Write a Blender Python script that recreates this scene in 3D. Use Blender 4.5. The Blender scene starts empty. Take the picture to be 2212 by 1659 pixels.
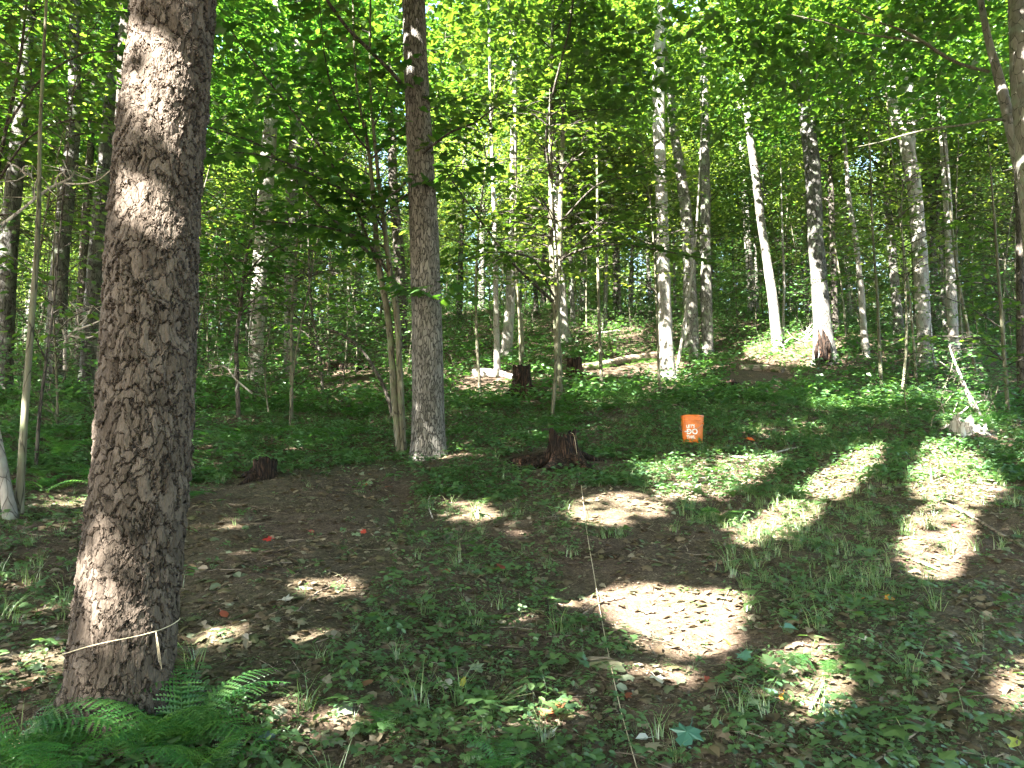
import bpy, math, random
import numpy as np

rng = np.random.default_rng(11)
random.seed(11)
scene = bpy.context.scene
col = scene.collection

# ------------------------------------------------------------------ camera, sky, sun, exposure
PITCH = math.radians(7.0)
FPX, CX, CY, CAMZ = 1640.0, 1106.0, 829.5, 1.6          # focal length in pixels of a 2212 x 1659 view
cd = bpy.data.cameras.new("camera")
cd.sensor_width = 36.0
cd.lens = FPX / 2212.0 * 36.0
cd.clip_start, cd.clip_end = 0.05, 3000.0
cam = bpy.data.objects.new("camera", cd)
cam.location = (0, 0, CAMZ)
cam.rotation_euler = (math.pi / 2 + PITCH, 0, 0)
col.objects.link(cam)
scene.camera = cam

SUN_EL, SUN_AZ = math.radians(40), math.radians(220)     # azimuth clockwise from +Y: behind the camera, to its left
S = np.array([math.sin(SUN_AZ) * math.cos(SUN_EL), math.cos(SUN_AZ) * math.cos(SUN_EL), math.sin(SUN_EL)])
world = bpy.data.worlds.new("World")
scene.world = world
world.use_nodes = True
wn, wl = world.node_tree.nodes, world.node_tree.links
wn.clear()
sky = wn.new("ShaderNodeTexSky"); sky.sky_type = 'NISHITA'; sky.sun_disc = False
sky.sun_elevation = SUN_EL; sky.sun_rotation = SUN_AZ
sky.air_density = 1.2; sky.dust_density = 1.5
bg = wn.new("ShaderNodeBackground"); bg.inputs[1].default_value = 0.05
wo = wn.new("ShaderNodeOutputWorld")
wl.new(sky.outputs[0], bg.inputs[0]); wl.new(bg.outputs[0], wo.inputs[0])
sl = bpy.data.lights.new("sun", 'SUN'); sl.energy = 5.0; sl.angle = math.radians(0.53); sl.color = (1.0, 0.95, 0.87)
so = bpy.data.objects.new("sun", sl)
from mathutils import Vector, Matrix
so.rotation_euler = Vector(S).to_track_quat('Z', 'Y').to_euler()
so.location = (-10, -16, 20)
col.objects.link(so)
scene.view_settings.view_transform = 'Standard'
scene.view_settings.look = 'None'
scene.view_settings.gamma = 1.0
scene.view_settings.use_curve_mapping = False
scene.view_settings.exposure = 4.6
cy = scene.cycles
cy.max_bounces = 8; cy.diffuse_bounces = 5; cy.glossy_bounces = 2; cy.transmission_bounces = 5
cy.transparent_max_bounces = 4
cy.use_adaptive_sampling = True; cy.adaptive_threshold = 0.02
cy.use_denoising = True
cy.sample_clamp_indirect = 8.0

# ------------------------------------------------------------------ geometry of the place
def ss(a, b, t):
    t = np.clip((t - a) / (b - a), 0, 1)
    return t * t * (3 - 2 * t)

def H(x, y):
    x = np.asarray(x, float); y = np.asarray(y, float)
    yc = np.clip(y, -60, 46)
    h = 0.2 * yc + 0.03 * np.maximum(y - 46, 0).clip(0, 300)
    h = h + 2.6 * ss(14, 42, y) * np.exp(-((x - 2) / 19.0) ** 2) + 0.5 * ss(14, 26, y) * ss(4, 12, x)
    near = np.exp(-((np.hypot(x, y)) / 60.0) ** 2)
    h = h + near * (0.035 * np.sin(1.9 * x + 0.7 * y + 1) + 0.03 * np.sin(1.3 * y - 2.1 * x) + 0.018 * np.sin(4.3 * x + 3.1 * y)
                    + 0.012 * np.sin(7.7 * x - 6.1 * y + 2) + 0.10 * np.sin(0.45 * x + 0.31 * y + 2))
    return h

F = np.array([0, math.cos(PITCH), math.sin(PITCH)]); U = np.array([0, -math.sin(PITCH), math.cos(PITCH)])
CAM = np.array([0, 0, CAMZ])
def ray(px, py):
    a = (px - CX) / FPX; b = -(py - CY) / FPX
    return np.array([a, F[1] + b * U[1], F[2] + b * U[2]])
def hit(px, py):
    d = ray(px, py); t0 = 0.5; t = t0
    while t < 120:
        P = CAM + d * t
        if P[2] < H(P[0], P[1]): break
        t0 = t; t *= 1.02
    for _ in range(18):
        m = (t0 + t) / 2; P = CAM + d * m
        if P[2] < H(P[0], P[1]): t = m
        else: t0 = m
    return CAM + d * t
def at_y(px, py, Y):
    d = ray(px, py)
    return CAM + d * (Y / d[1])
def proj(P):
    P = np.atleast_2d(P); v = P - CAM
    w = v @ F; w = np.where(w < 0.05, 0.05, w)
    return CX + FPX * v[:, 0] / w, CY - FPX * (v @ U) / w, v @ F
def nrm(v):
    return v / (np.linalg.norm(v, axis=-1, keepdims=True) + 1e-9)

# ------------------------------------------------------------------ mesh helpers
def make_mesh(name, V, faces, mats=(), midx=None, smooth=False):
    """V (n,3); faces: list of (m,k) arrays; midx: list of material index per array"""
    me = bpy.data.meshes.new(name)
    V = np.ascontiguousarray(V, np.float32)
    faces = [np.asarray(f, np.int32) for f in faces if len(f)]
    me.vertices.add(len(V)); me.vertices.foreach_set("co", V.ravel())
    loops = np.concatenate([f.ravel() for f in faces])
    tot = np.concatenate([np.full(len(f), f.shape[1], np.int32) for f in faces])
    st = np.concatenate([[0], np.cumsum(tot)[:-1]]).astype(np.int32)
    me.loops.add(len(loops)); me.loops.foreach_set("vertex_index", loops)
    me.polygons.add(len(tot)); me.polygons.foreach_set("loop_start", st); me.polygons.foreach_set("loop_total", tot)
    if midx is not None:
        me.polygons.foreach_set("material_index", np.concatenate([np.full(len(f), i, np.int32) for f, i in zip(faces, midx)]))
    me.polygons.foreach_set("use_smooth", np.full(len(tot), bool(smooth)))
    for m in mats: me.materials.append(m)
    me.update(calc_edges=True)
    return me

class MB:
    def __init__(s): s.V = []; s.Fq = {}; s.n = 0
    def add(s, V, Fs, mi=0):
        V = np.asarray(V, float); Fs = np.asarray(Fs, int)
        if not len(V): return
        s.V.append(V); s.Fq.setdefault((mi, Fs.shape[1]), []).append(Fs + s.n); s.n += len(V)
    def mesh(s, name, mats, origin=(0, 0, 0), smooth=False):
        keys = sorted(s.Fq)
        return make_mesh(name, np.concatenate(s.V) - np.asarray(origin), [np.concatenate(s.Fq[k]) for k in keys], mats, [k[0] for k in keys], smooth)

def smooth_path(P, n):
    P = np.asarray(P, float); k = len(P)
    if k < 3:
        t = np.linspace(0, 1, n)[:, None]; return P[0] * (1 - t) + P[-1] * t
    u = np.linspace(0, k - 1, n); i = np.clip(u.astype(int), 0, k - 2); f = (u - i)[:, None]
    Pe = np.vstack([2 * P[0] - P[1], P, 2 * P[-1] - P[-2]])
    a, b, c, d = Pe[i], Pe[i + 1], Pe[i + 2], Pe[i + 3]
    return 0.5 * ((2 * b) + (-a + c) * f + (2 * a - 5 * b + 4 * c - d) * f ** 2 + (-a + 3 * b - 3 * c + d) * f ** 3)

def tube(P, R, ns=10, rough=0.0, seed=0, cap=True, flare=None):
    """a round stem along P with radii R; flare=(height, amount, lobes) widens the foot into roots"""
    P = np.asarray(P, float); R = np.asarray(R, float); n = len(P)
    T = nrm(np.gradient(P, axis=0))
    ref = np.array([0, 1, 0]) if abs(T[:, 2]).mean() > 0.6 else np.array([0, 0, 1])
    X = nrm(np.cross(np.broadcast_to(ref, T.shape), T)); Y = np.cross(T, X)
    a = np.linspace(0, 2 * math.pi, ns, endpoint=False)
    rr = np.repeat(R[:, None], ns, 1)
    if rough:
        s = seed * 1.37
        L = np.concatenate([[0], np.cumsum(np.linalg.norm(np.diff(P, axis=0), axis=1))])[:, None] / max(R.mean(), 1e-3)
        rr = rr * (1 + rough * (np.sin(3 * a + s + 0.35 * L) * 0.5 + np.sin(2 * a - s + .21 * L) * .6 + 0.4 * np.sin(5 * a + 0.8 * L + 2 * s) + .3 * np.sin(.9 * L + s)))
    if flare:
        hgt, amt, lob = flare
        z = (P[:, 2] - P[0, 2])[:, None]
        rr = rr * (1 + amt * np.exp(-np.maximum(z, 0) / hgt) * (1 + 0.55 * np.sin(lob * a + seed)))
    V = P[:, None, :] + rr[..., None] * (np.cos(a)[None, :, None] * X[:, None, :] + np.sin(a)[None, :, None] * Y[:, None, :])
    V = V.reshape(-1, 3)
    i = np.arange(n - 1)[:, None] * ns; j = np.arange(ns)[None, :]; j2 = (j + 1) % ns
    Fq = np.stack([i + j, i + j2, i + ns + j2, i + ns + j], -1).reshape(-1, 4)
    return V, Fq

def tubes(mb, P, R, ns=6, mi=0, **k):
    V, Fq = tube(P, R, ns, **k); mb.add(V, Fq, mi)

# leaf outlines, stem at the origin, tip along +Y, lying in XY, a slight fold and droop in Z
DIAMOND = (np.array([[0, 0, 0], [-.36, .45, .07], [0, 1, -.08], [.36, .45, .07]]), np.array([[0, 2, 1], [0, 3, 2]]))
OVAL = (np.array([[0, 0, 0], [-.3, .22, .05], [-.33, .62, .03], [0, 1, -.1], [.33, .62, .03], [.3, .22, .05]]),
        np.array([[0, 2, 1], [0, 3, 2], [0, 4, 3], [0, 5, 4]]))
_mo = [(0, 0), (.16, .02), (.42, -.06), (.36, .14), (.62, .42), (.34, .44), (.26, .56), (.30, .74), (0, 1.02)]
_ml = _mo + [(-x, y) for x, y in _mo[-2:0:-1]]
MAPLE = (np.array([[0, .34, .05]] + [[x, y, -.16 * (abs(x) ** 1.5) - .12 * max(y - .5, 0)] for x, y in _ml]),
         np.array([[0, 1 + i, 1 + (i + 1) % len(_ml)] for i in range(len(_ml))]))

def frames(d, n, roll=None):
    d = nrm(d); x = nrm(np.cross(d, n)); z = np.cross(x, d)
    return np.stack([x, d, z], -1)                     # columns
def stamp(tpl, pos, R, sc):
    tv, tf = tpl; N = len(pos)
    sc = np.asarray(sc, float)
    sv = tv[None] * (sc[:, None, None] if sc.ndim == 1 else sc[:, None, :])
    V = np.einsum('nij,nkj->nki', R, sv) + pos[:, None, :]
    k = len(tv)
    Fs = (tf[None] + (np.arange(N) * k)[:, None, None]).reshape(-1, tf.shape[1])
    return V.reshape(-1, 3), Fs
def rotz(a, tilt=0.0):
    n = len(a); c, s = np.cos(a), np.sin(a)
    R = np.zeros((n, 3, 3)); R[:, 0, 0] = c; R[:, 0, 1] = -s; R[:, 1, 0] = s; R[:, 1, 1] = c; R[:, 2, 2] = 1
    if tilt:
        ax = rng.normal(0, tilt, n); ca, sa = np.cos(ax), np.sin(ax)
        T = np.zeros((n, 3, 3)); T[:, 0, 0] = 1; T[:, 1, 1] = ca; T[:, 1, 2] = -sa; T[:, 2, 1] = sa; T[:, 2, 2] = ca
        ay = rng.normal(0, tilt, n); ca, sa = np.cos(ay), np.sin(ay)
        T2 = np.zeros((n, 3, 3)); T2[:, 1, 1] = 1; T2[:, 0, 0] = ca; T2[:, 0, 2] = sa; T2[:, 2, 0] = -sa; T2[:, 2, 2] = ca
        R = R @ T @ T2
    return R
def rand_frames(n, tilt=.5):
    a = rng.uniform(0, 2 * math.pi, n)
    d = np.stack([np.cos(a), np.sin(a), rng.normal(-.15, tilt * .6, n)], -1)
    up = np.stack([rng.normal(0, tilt, n), rng.normal(0, tilt, n), np.ones(n)], -1)
    return frames(d, up)

# ------------------------------------------------------------------ objects
def tag(o, label=None, cat=None, group=None, kind=None):
    if label: o["label"] = label
    if cat: o["category"] = cat
    if group: o["group"] = group
    if kind: o["kind"] = kind
    return o
def obj(name, me, loc=(0, 0, 0), parent=None, rz=0.0, sc=None):
    o = bpy.data.objects.new(name, me); o.location = loc; o.rotation_euler = (0, 0, rz)
    if sc is not None: o.scale = (sc, sc, sc)
    col.objects.link(o)
    if parent: o.parent = parent
    return o
def empty(name, loc, label, cat, group=None):
    o = bpy.data.objects.new(name, None); o.location = loc; o.empty_display_size = .1
    col.objects.link(o)
    return tag(o, label, cat, group)

# ------------------------------------------------------------------ materials
def mat(name):
    m = bpy.data.materials.new(name); m.use_nodes = True; m.node_tree.nodes.clear()
    return m, m.node_tree.nodes, m.node_tree.links
def ramp(N, stops, interp='LINEAR'):
    r = N.new("ShaderNodeValToRGB"); cr = r.color_ramp; cr.interpolation = interp
    while len(cr.elements) < len(stops): cr.elements.new(0.5)
    for e, (p, c) in zip(cr.elements, stops): e.position = p; e.color = (*c, 1)
    return r
def leaf_mat(name, cols, tcol, trans=.5, gloss=.05, rough=.45, vary=.25):
    m, N, L = mat(name)
    g = N.new("ShaderNodeNewGeometry"); oi = N.new("ShaderNodeObjectInfo")
    r = ramp(N, [(i / (len(cols) - 1 or 1), c) for i, c in enumerate(cols)])
    L.new(g.outputs["Random Per Island"], r.inputs[0])
    hs = N.new("ShaderNodeHueSaturation")
    mr = N.new("ShaderNodeMapRange"); mr.inputs[3].default_value = 1 - vary; mr.inputs[4].default_value = 1 + vary
    L.new(oi.outputs["Random"], mr.inputs[0]); L.new(mr.outputs[0], hs.inputs["Value"]); L.new(r.outputs[0], hs.inputs["Color"])
    mh = N.new("ShaderNodeMapRange"); mh.inputs[3].default_value = .485; mh.inputs[4].default_value = .52
    wh = N.new("ShaderNodeMath"); wh.operation = 'FRACT'; ml = N.new("ShaderNodeMath"); ml.operation = 'MULTIPLY'; ml.inputs[1].default_value = 7.31
    L.new(oi.outputs["Random"], ml.inputs[0]); L.new(ml.outputs[0], wh.inputs[0]); L.new(wh.outputs[0], mh.inputs[0]); L.new(mh.outputs[0], hs.inputs["Hue"])
    d = N.new("ShaderNodeBsdfDiffuse"); t = N.new("ShaderNodeBsdfTranslucent"); gl = N.new("ShaderNodeBsdfGlossy")
    mc = N.new("ShaderNodeMix"); mc.data_type = 'RGBA'; mc.blend_type = 'MULTIPLY'; mc.inputs[0].default_value = 1
    L.new(hs.outputs[0], mc.inputs[6]); mc.inputs[7].default_value = (*tcol, 1)
    L.new(hs.outputs[0], d.inputs[0]); L.new(mc.outputs[2], t.inputs[0])
    gl.inputs["Roughness"].default_value = rough; gl.inputs[0].default_value = (.8, .85, .8, 1)
    m1 = N.new("ShaderNodeMixShader"); m1.inputs[0].default_value = trans
    m2 = N.new("ShaderNodeMixShader"); m2.inputs[0].default_value = gloss
    o = N.new("ShaderNodeOutputMaterial")
    L.new(d.outputs[0], m1.inputs[1]); L.new(t.outputs[0], m1.inputs[2]); L.new(m1.outputs[0], m2.inputs[1]); L.new(gl.outputs[0], m2.inputs[2]); L.new(m2.outputs[0], o.inputs[0])
    return m
TC = (2.4, 2.1, .7)
M = {}
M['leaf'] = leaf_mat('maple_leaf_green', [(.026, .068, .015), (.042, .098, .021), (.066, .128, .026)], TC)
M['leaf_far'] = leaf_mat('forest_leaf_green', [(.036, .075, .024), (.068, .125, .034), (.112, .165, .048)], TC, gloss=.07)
M['leaf_low'] = leaf_mat('shrub_leaf_green', [(.030, .085, .030), (.050, .120, .036), (.080, .155, .042)], (1.9, 2.0, .9), trans=.4, gloss=.08)
M['herb'] = leaf_mat('herb_leaf_green', [(.028, .075, .024), (.045, .110, .030), (.075, .140, .042), (.04, .10, .045)], (1.9, 2.0, .8), trans=.35, gloss=.10, vary=.1)
M['fern'] = leaf_mat('fern_green', [(.028, .095, .028), (.045, .130, .032), (.070, .160, .036)], (1.9, 2.0, .8), trans=.4, gloss=.04, vary=.15)
M['grass'] = leaf_mat('grass_green', [(.065, .115, .034), (.105, .160, .048), (.20, .215, .105)], (1.7, 1.8, .8), trans=.35, gloss=.10)
M['litter'] = leaf_mat('dry_leaf', [(.055, .036, .024), (.10, .066, .044), (.16, .115, .080), (.07, .045, .030), (.24, .20, .15), (.12, .085, .05), (.085, .095, .045), (.17, .19, .13)], (1.2, 1.1, .9), trans=.2, gloss=.04)
M['crumb'] = leaf_mat('bark_crumb', [(.045, .030, .021), (.08, .052, .038), (.14, .10, .075), (.22, .17, .13)], (1, 1, 1), trans=.05, gloss=.03)

def bark_mat(name, dark, mid, light, scale=(1, 1, .5), vs=22.0, depth=.012, crack=.12, true_disp=False, lichen=None, bump=.6, warp=.09, tilt=0.0, crk=.55):
    m, N, L = mat(name)
    tc = N.new("ShaderNodeTexCoord"); mp = N.new("ShaderNodeMapping"); mp.inputs["Scale"].default_value = scale
    L.new(tc.outputs["Object"], mp.inputs[0])
    nz = N.new("ShaderNodeTexNoise"); nz.inputs["Scale"].default_value = vs * .45; nz.inputs["Detail"].default_value = 4
    L.new(mp.outputs[0], nz.inputs[0])
    mx = N.new("ShaderNodeMix"); mx.data_type = 'VECTOR'; mx.inputs[0].default_value = warp
    L.new(mp.outputs[0], mx.inputs[4]); L.new(nz.outputs["Color"], mx.inputs[5])
    ve = N.new("ShaderNodeTexVoronoi"); ve.feature = 'DISTANCE_TO_EDGE'; ve.inputs["Scale"].default_value = vs
    vc = N.new("ShaderNodeTexVoronoi"); vc.feature = 'F1'; vc.inputs["Scale"].default_value = vs
    L.new(mx.outputs[1], ve.inputs[0]); L.new(mx.outputs[1], vc.inputs[0])
    n2 = N.new("ShaderNodeTexNoise"); n2.inputs["Scale"].default_value = vs * 3.5; n2.inputs["Detail"].default_value = 6; L.new(mp.outputs[0], n2.inputs[0])
    n3 = N.new("ShaderNodeTexNoise"); n3.inputs["Scale"].default_value = 2.2; n3.inputs["Detail"].default_value = 3; L.new(tc.outputs["Object"], n3.inputs[0])
    # height: plates stand proud of the cracks, each plate at its own level, rough grain on top
    e = N.new("ShaderNodeMapRange"); e.inputs[2].default_value = crack; e.interpolation_type = 'SMOOTHSTEP'; L.new(ve.outputs["Distance"], e.inputs[0])
    sep = N.new("ShaderNodeSeparateColor"); L.new(vc.outputs["Color"], sep.inputs[0])
    a = N.new("ShaderNodeMath"); a.operation = 'MULTIPLY_ADD'; a.inputs[1].default_value = .55; L.new(sep.outputs[0], a.inputs[0]); a.inputs[2].default_value = .45
    b = N.new("ShaderNodeMath"); b.operation = 'MULTIPLY'; L.new(e.outputs[0], b.inputs[0]); L.new(a.outputs[0], b.inputs[1])
    # each plate leans out at its lower end like a shingle
    sp = N.new("ShaderNodeSeparateXYZ"); L.new(mx.outputs[1], sp.inputs[0]); sq = N.new("ShaderNodeSeparateXYZ"); L.new(vc.outputs["Position"], sq.inputs[0])
    dz = N.new("ShaderNodeMath"); dz.operation = 'SUBTRACT'; L.new(sq.outputs[2], dz.inputs[0]); L.new(sp.outputs[2], dz.inputs[1])
    dm = N.new("ShaderNodeMath"); dm.operation = 'MULTIPLY_ADD'; L.new(dz.outputs[0], dm.inputs[0]); dm.inputs[1].default_value = vs * tilt; L.new(b.outputs[0], dm.inputs[2])
    c = N.new("ShaderNodeMath"); c.operation = 'MULTIPLY_ADD'; L.new(n2.outputs[0], c.inputs[0]); c.inputs[1].default_value = .6; L.new(dm.outputs[0], c.inputs[2])
    # colour: by plate and grain
    r = ramp(N, [(.25, dark), (.5, mid), (.8, light)])
    k = N.new("ShaderNodeMath"); k.operation = 'MULTIPLY_ADD'; L.new(sep.outputs[1], k.inputs[0]); k.inputs[1].default_value = .35
    k2 = N.new("ShaderNodeMath"); k2.operation = 'MULTIPLY_ADD'; L.new(n3.outputs[0], k2.inputs[0]); k2.inputs[1].default_value = .5; L.new(k.outputs[0], k2.inputs[2])
    k3 = N.new("ShaderNodeMath"); k3.operation = 'MULTIPLY_ADD'; L.new(n2.outputs[0], k3.inputs[0]); k3.inputs[1].default_value = .5; k3.inputs[2].default_value = -.08
    L.new(k3.outputs[0], k.inputs[2]); L.new(k2.outputs[0], r.inputs[0])
    mc = N.new("ShaderNodeMix"); mc.data_type = 'RGBA'; L.new(e.outputs[0], mc.inputs[0]); mc.inputs[6].default_value = (*[v * crk for v in dark], 1); L.new(r.outputs[0], mc.inputs[7])
    last = mc.outputs[2]
    if lichen:
        n4 = N.new("ShaderNodeTexNoise"); n4.inputs["Scale"].default_value = 5; n4.inputs["Detail"].default_value = 8; L.new(tc.outputs["Object"], n4.inputs[0])
        rr = N.new("ShaderNodeMapRange"); rr.inputs[1].default_value = .52; rr.inputs[2].default_value = .66; L.new(n4.outputs[0], rr.inputs[0])
        m4 = N.new("ShaderNodeMix"); m4.data_type = 'RGBA'; L.new(rr.outputs[0], m4.inputs[0]); L.new(last, m4.inputs[6]); m4.inputs[7].default_value = (*lichen, 1)
        last = m4.outputs[2]
    p = N.new("ShaderNodeBsdfPrincipled"); L.new(last, p.inputs["Base Color"]); p.inputs["Roughness"].default_value = .9
    p.inputs["Specular IOR Level"].default_value = .2
    o = N.new("ShaderNodeOutputMaterial")
    if true_disp:
        dn = N.new("ShaderNodeDisplacement"); dn.inputs["Scale"].default_value = depth; dn.inputs["Midlevel"].default_value = .5
        L.new(c.outputs[0], dn.inputs["Height"]); L.new(dn.outputs[0], o.inputs["Displacement"])
        m.displacement_method = 'BOTH'
    else:
        bn = N.new("ShaderNodeBump"); bn.inputs["Distance"].default_value = depth; bn.inputs["Strength"].default_value = bump
        L.new(c.outputs[0], bn.inputs["Height"]); L.new(bn.outputs[0], p.inputs["Normal"])
    L.new(p.outputs[0], o.inputs[0])
    return m
M['bark_scaly'] = bark_mat('scaly_grey_brown_bark', (.030, .022, .016), (.058, .045, .034), (.100, .080, .063), (1, 1, .50), 31, .013, .07, True, warp=.15, tilt=.85, crk=.9)
M['bark_furrow'] = bark_mat('furrowed_bark', (.048, .045, .037), (.118, .110, .094), (.19, .178, .156), (1, 1, .26), 34, .012, .14, False, None, 1.0)
M['bark_pale'] = bark_mat('pale_smooth_bark', (.09, .083, .07), (.17, .155, .135), (.28, .26, .23), (1, 1, .35), 12, .006, .04, False, (.20, .22, .18), .6)
M['bark_grey'] = bark_mat('grey_bark', (.05, .046, .040), (.105, .098, .086), (.18, .17, .15), (1, 1, .3), 20, .010, .10, False, (.15, .18, .12), .8)
M['bark_slate'] = bark_mat('slate_grey_bark', (.030, .029, .026), (.062, .060, .054), (.11, .105, .097), (1, 1, .3), 20, .010, .10, False, (.12, .14, .10), .8)
M['bark_dark'] = bark_mat('dark_bark', (.022, .019, .015), (.055, .047, .038), (.10, .09, .075), (1, 1, .3), 22, .010, .10, False, None, .8)
M['bark_young'] = bark_mat('young_greenish_bark', (.05, .048, .032), (.095, .09, .060), (.15, .14, .10), (1, 1, .15), 16, .003, .06, False, (.11, .13, .07), .5)
M['rot'] = bark_mat('rotten_wet_wood', (.010, .007, .005), (.030, .018, .012), (.085, .045, .028), (1, 1, .12), 30, .03, .25, False, None, 1.0)
M['dead'] = bark_mat('bleached_dead_wood', (.16, .14, .115), (.30, .27, .235), (.45, .42, .38), (1, 1, .2), 14, .004, .05, False, None, .6)
M['log'] = bark_mat('weathered_log_wood', (.07, .05, .035), (.16, .12, .09), (.28, .23, .18), (.3, 1, 1), 14, .015, .1, False, (.06, .09, .03), .9)

def plain(name, c, rough=.6, spec=.3):
    m, N, L = mat(name); p = N.new("ShaderNodeBsdfPrincipled"); o = N.new("ShaderNodeOutputMaterial")
    tc = N.new("ShaderNodeTexCoord"); n = N.new("ShaderNodeTexNoise"); n.inputs["Scale"].default_value = 18; n.inputs["Detail"].default_value = 6
    L.new(tc.outputs["Object"], n.inputs[0])
    r = ramp(N, [(.3, tuple(v * .8 for v in c)), (.7, tuple(min(1, v * 1.1) for v in c))]); L.new(n.outputs[0], r.inputs[0])
    L.new(r.outputs[0], p.inputs["Base Color"]); p.inputs["Roughness"].default_value = rough; p.inputs["Specular IOR Level"].default_value = spec
    L.new(p.outputs[0], o.inputs[0]); return m
M['orange'] = plain('orange_plastic', (.60, .145, .012), .42, .4)
M['print'] = plain('white_print', (.75, .72, .70), .5)
M['wire'] = plain('bail_wire', (.25, .24, .23), .4)
M['grip'] = plain('white_grip', (.75, .76, .80), .4)
M['string'] = plain('straw_string', (.48, .40, .27), .8)
M['moss'] = leaf_mat('moss', [(.05, .07, .012), (.09, .11, .02)], (1.2, 1.2, 1), trans=.1)
M['redtag'] = plain('orange_red_scrap', (.65, .10, .03), .6)

def ground_mat():
    m, N, L = mat('forest_soil')
    tc = N.new("ShaderNodeTexCoord"); P = tc.outputs["Object"]
    def noise(s, d=5):
        n = N.new("ShaderNodeTexNoise"); n.inputs["Scale"].default_value = s; n.inputs["Detail"].default_value = d; L.new(P, n.inputs[0]); return n
    def vor(s):
        v = N.new("ShaderNodeTexVoronoi"); v.inputs["Scale"].default_value = s; L.new(P, v.inputs[0]); return v
    n1, n2, n3 = noise(.7), noise(6), noise(45, 8)
    v1, v2 = vor(38), vor(95)
    s1 = N.new("ShaderNodeSeparateColor"); L.new(v1.outputs["Color"], s1.inputs[0])
    s2 = N.new("ShaderNodeSeparateColor"); L.new(v2.outputs["Color"], s2.inputs[0])
    r1 = ramp(N, [(0, (.030, .020, .014)), (.35, (.060, .040, .028)), (.6, (.085, .060, .043)), (.85, (.13, .095, .070)), (1, (.21, .16, .12))])
    ad = N.new("ShaderNodeMath"); ad.operation = 'MULTIPLY_ADD'; L.new(s2.outputs[0], ad.inputs[0]); ad.inputs[1].default_value = .55
    a2 = N.new("ShaderNodeMath"); a2.operation = 'MULTIPLY_ADD'; L.new(s1.outputs[0], a2.inputs[0]); a2.inputs[1].default_value = .3
    a3 = N.new("ShaderNodeMath"); a3.operation = 'MULTIPLY_ADD'; L.new(n2.outputs[0], a3.inputs[0]); a3.inputs[1].default_value = .6; a3.inputs[2].default_value = -.25
    L.new(a3.outputs[0], a2.inputs[2]); L.new(a2.outputs[0], ad.inputs[2]); L.new(ad.outputs[0], r1.inputs[0])
    mr = N.new("ShaderNodeMapRange"); mr.inputs[1].default_value = .42; mr.inputs[2].default_value = .62; L.new(n1.outputs[0], mr.inputs[0])
    mx = N.new("ShaderNodeMix"); mx.data_type = 'RGBA'; L.new(mr.outputs[0], mx.inputs[0]); L.new(r1.outputs[0], mx.inputs[6])
    r2 = ramp(N, [(.2, (.028, .026, .013)), (.6, (.055, .060, .026)), (1, (.10, .09, .05))]); L.new(s1.outputs[1], r2.inputs[0]); L.new(r2.outputs[0], mx.inputs[7])
    mf = N.new("ShaderNodeMath"); mf.operation = 'MULTIPLY'; mf.inputs[1].default_value = .5; L.new(mr.outputs[0], mf.inputs[0]); L.new(mf.outputs[0], mx.inputs[0])
    p = N.new("ShaderNodeBsdfPrincipled"); L.new(mx.outputs[2], p.inputs["Base Color"]); p.inputs["Roughness"].default_value = .95; p.inputs["Specular IOR Level"].default_value = .15
    hh = N.new("ShaderNodeMath"); hh.operation = 'ADD'; L.new(s1.outputs[2], hh.inputs[0]); L.new(n3.outputs[0], hh.inputs[1])
    b = N.new("ShaderNodeBump"); b.inputs["Distance"].default_value = .02; b.inputs["Strength"].default_value = .9
    L.new(hh.outputs[0], b.inputs["Height"]); L.new(b.outputs[0], p.inputs["Normal"])
    o = N.new("ShaderNodeOutputMaterial"); L.new(p.outputs[0], o.inputs[0]); return m
M['soil'] = ground_mat()

# ------------------------------------------------------------------ ground
def grid_axis(lo, hi, fine_lo, fine_hi, step, grow):
    a = list(np.arange(fine_lo, fine_hi, step)); s = step
    while a[-1] < hi: s *= grow; a.append(a[-1] + s)
    s = step
    while a[0] > lo: s *= grow; a.insert(0, a[0] - s)
    return np.array(a)
gx = grid_axis(-600, 600, -7, 9, .165, 1.05); gy = grid_axis(-500, 900, 1.5, 14, .165, 1.04)
X, Y = np.meshgrid(gx, gy); Z = H(X, Y)
Z = Z + np.where((Y < 16) & (Y > 0), 1, .3) * rng.normal(0, .006, Z.shape)
V = np.stack([X, Y, Z], -1).reshape(-1, 3); nx, ny = len(gx), len(gy)
i = (np.arange(ny - 1)[:, None] * nx + np.arange(nx - 1)[None]).ravel()
g = obj('forest_floor', make_mesh('forest_floor', V, [np.stack([i, i + 1, i + nx + 1, i + nx], -1)], [M['soil']], smooth=True)); tag(g, kind='structure')

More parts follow.
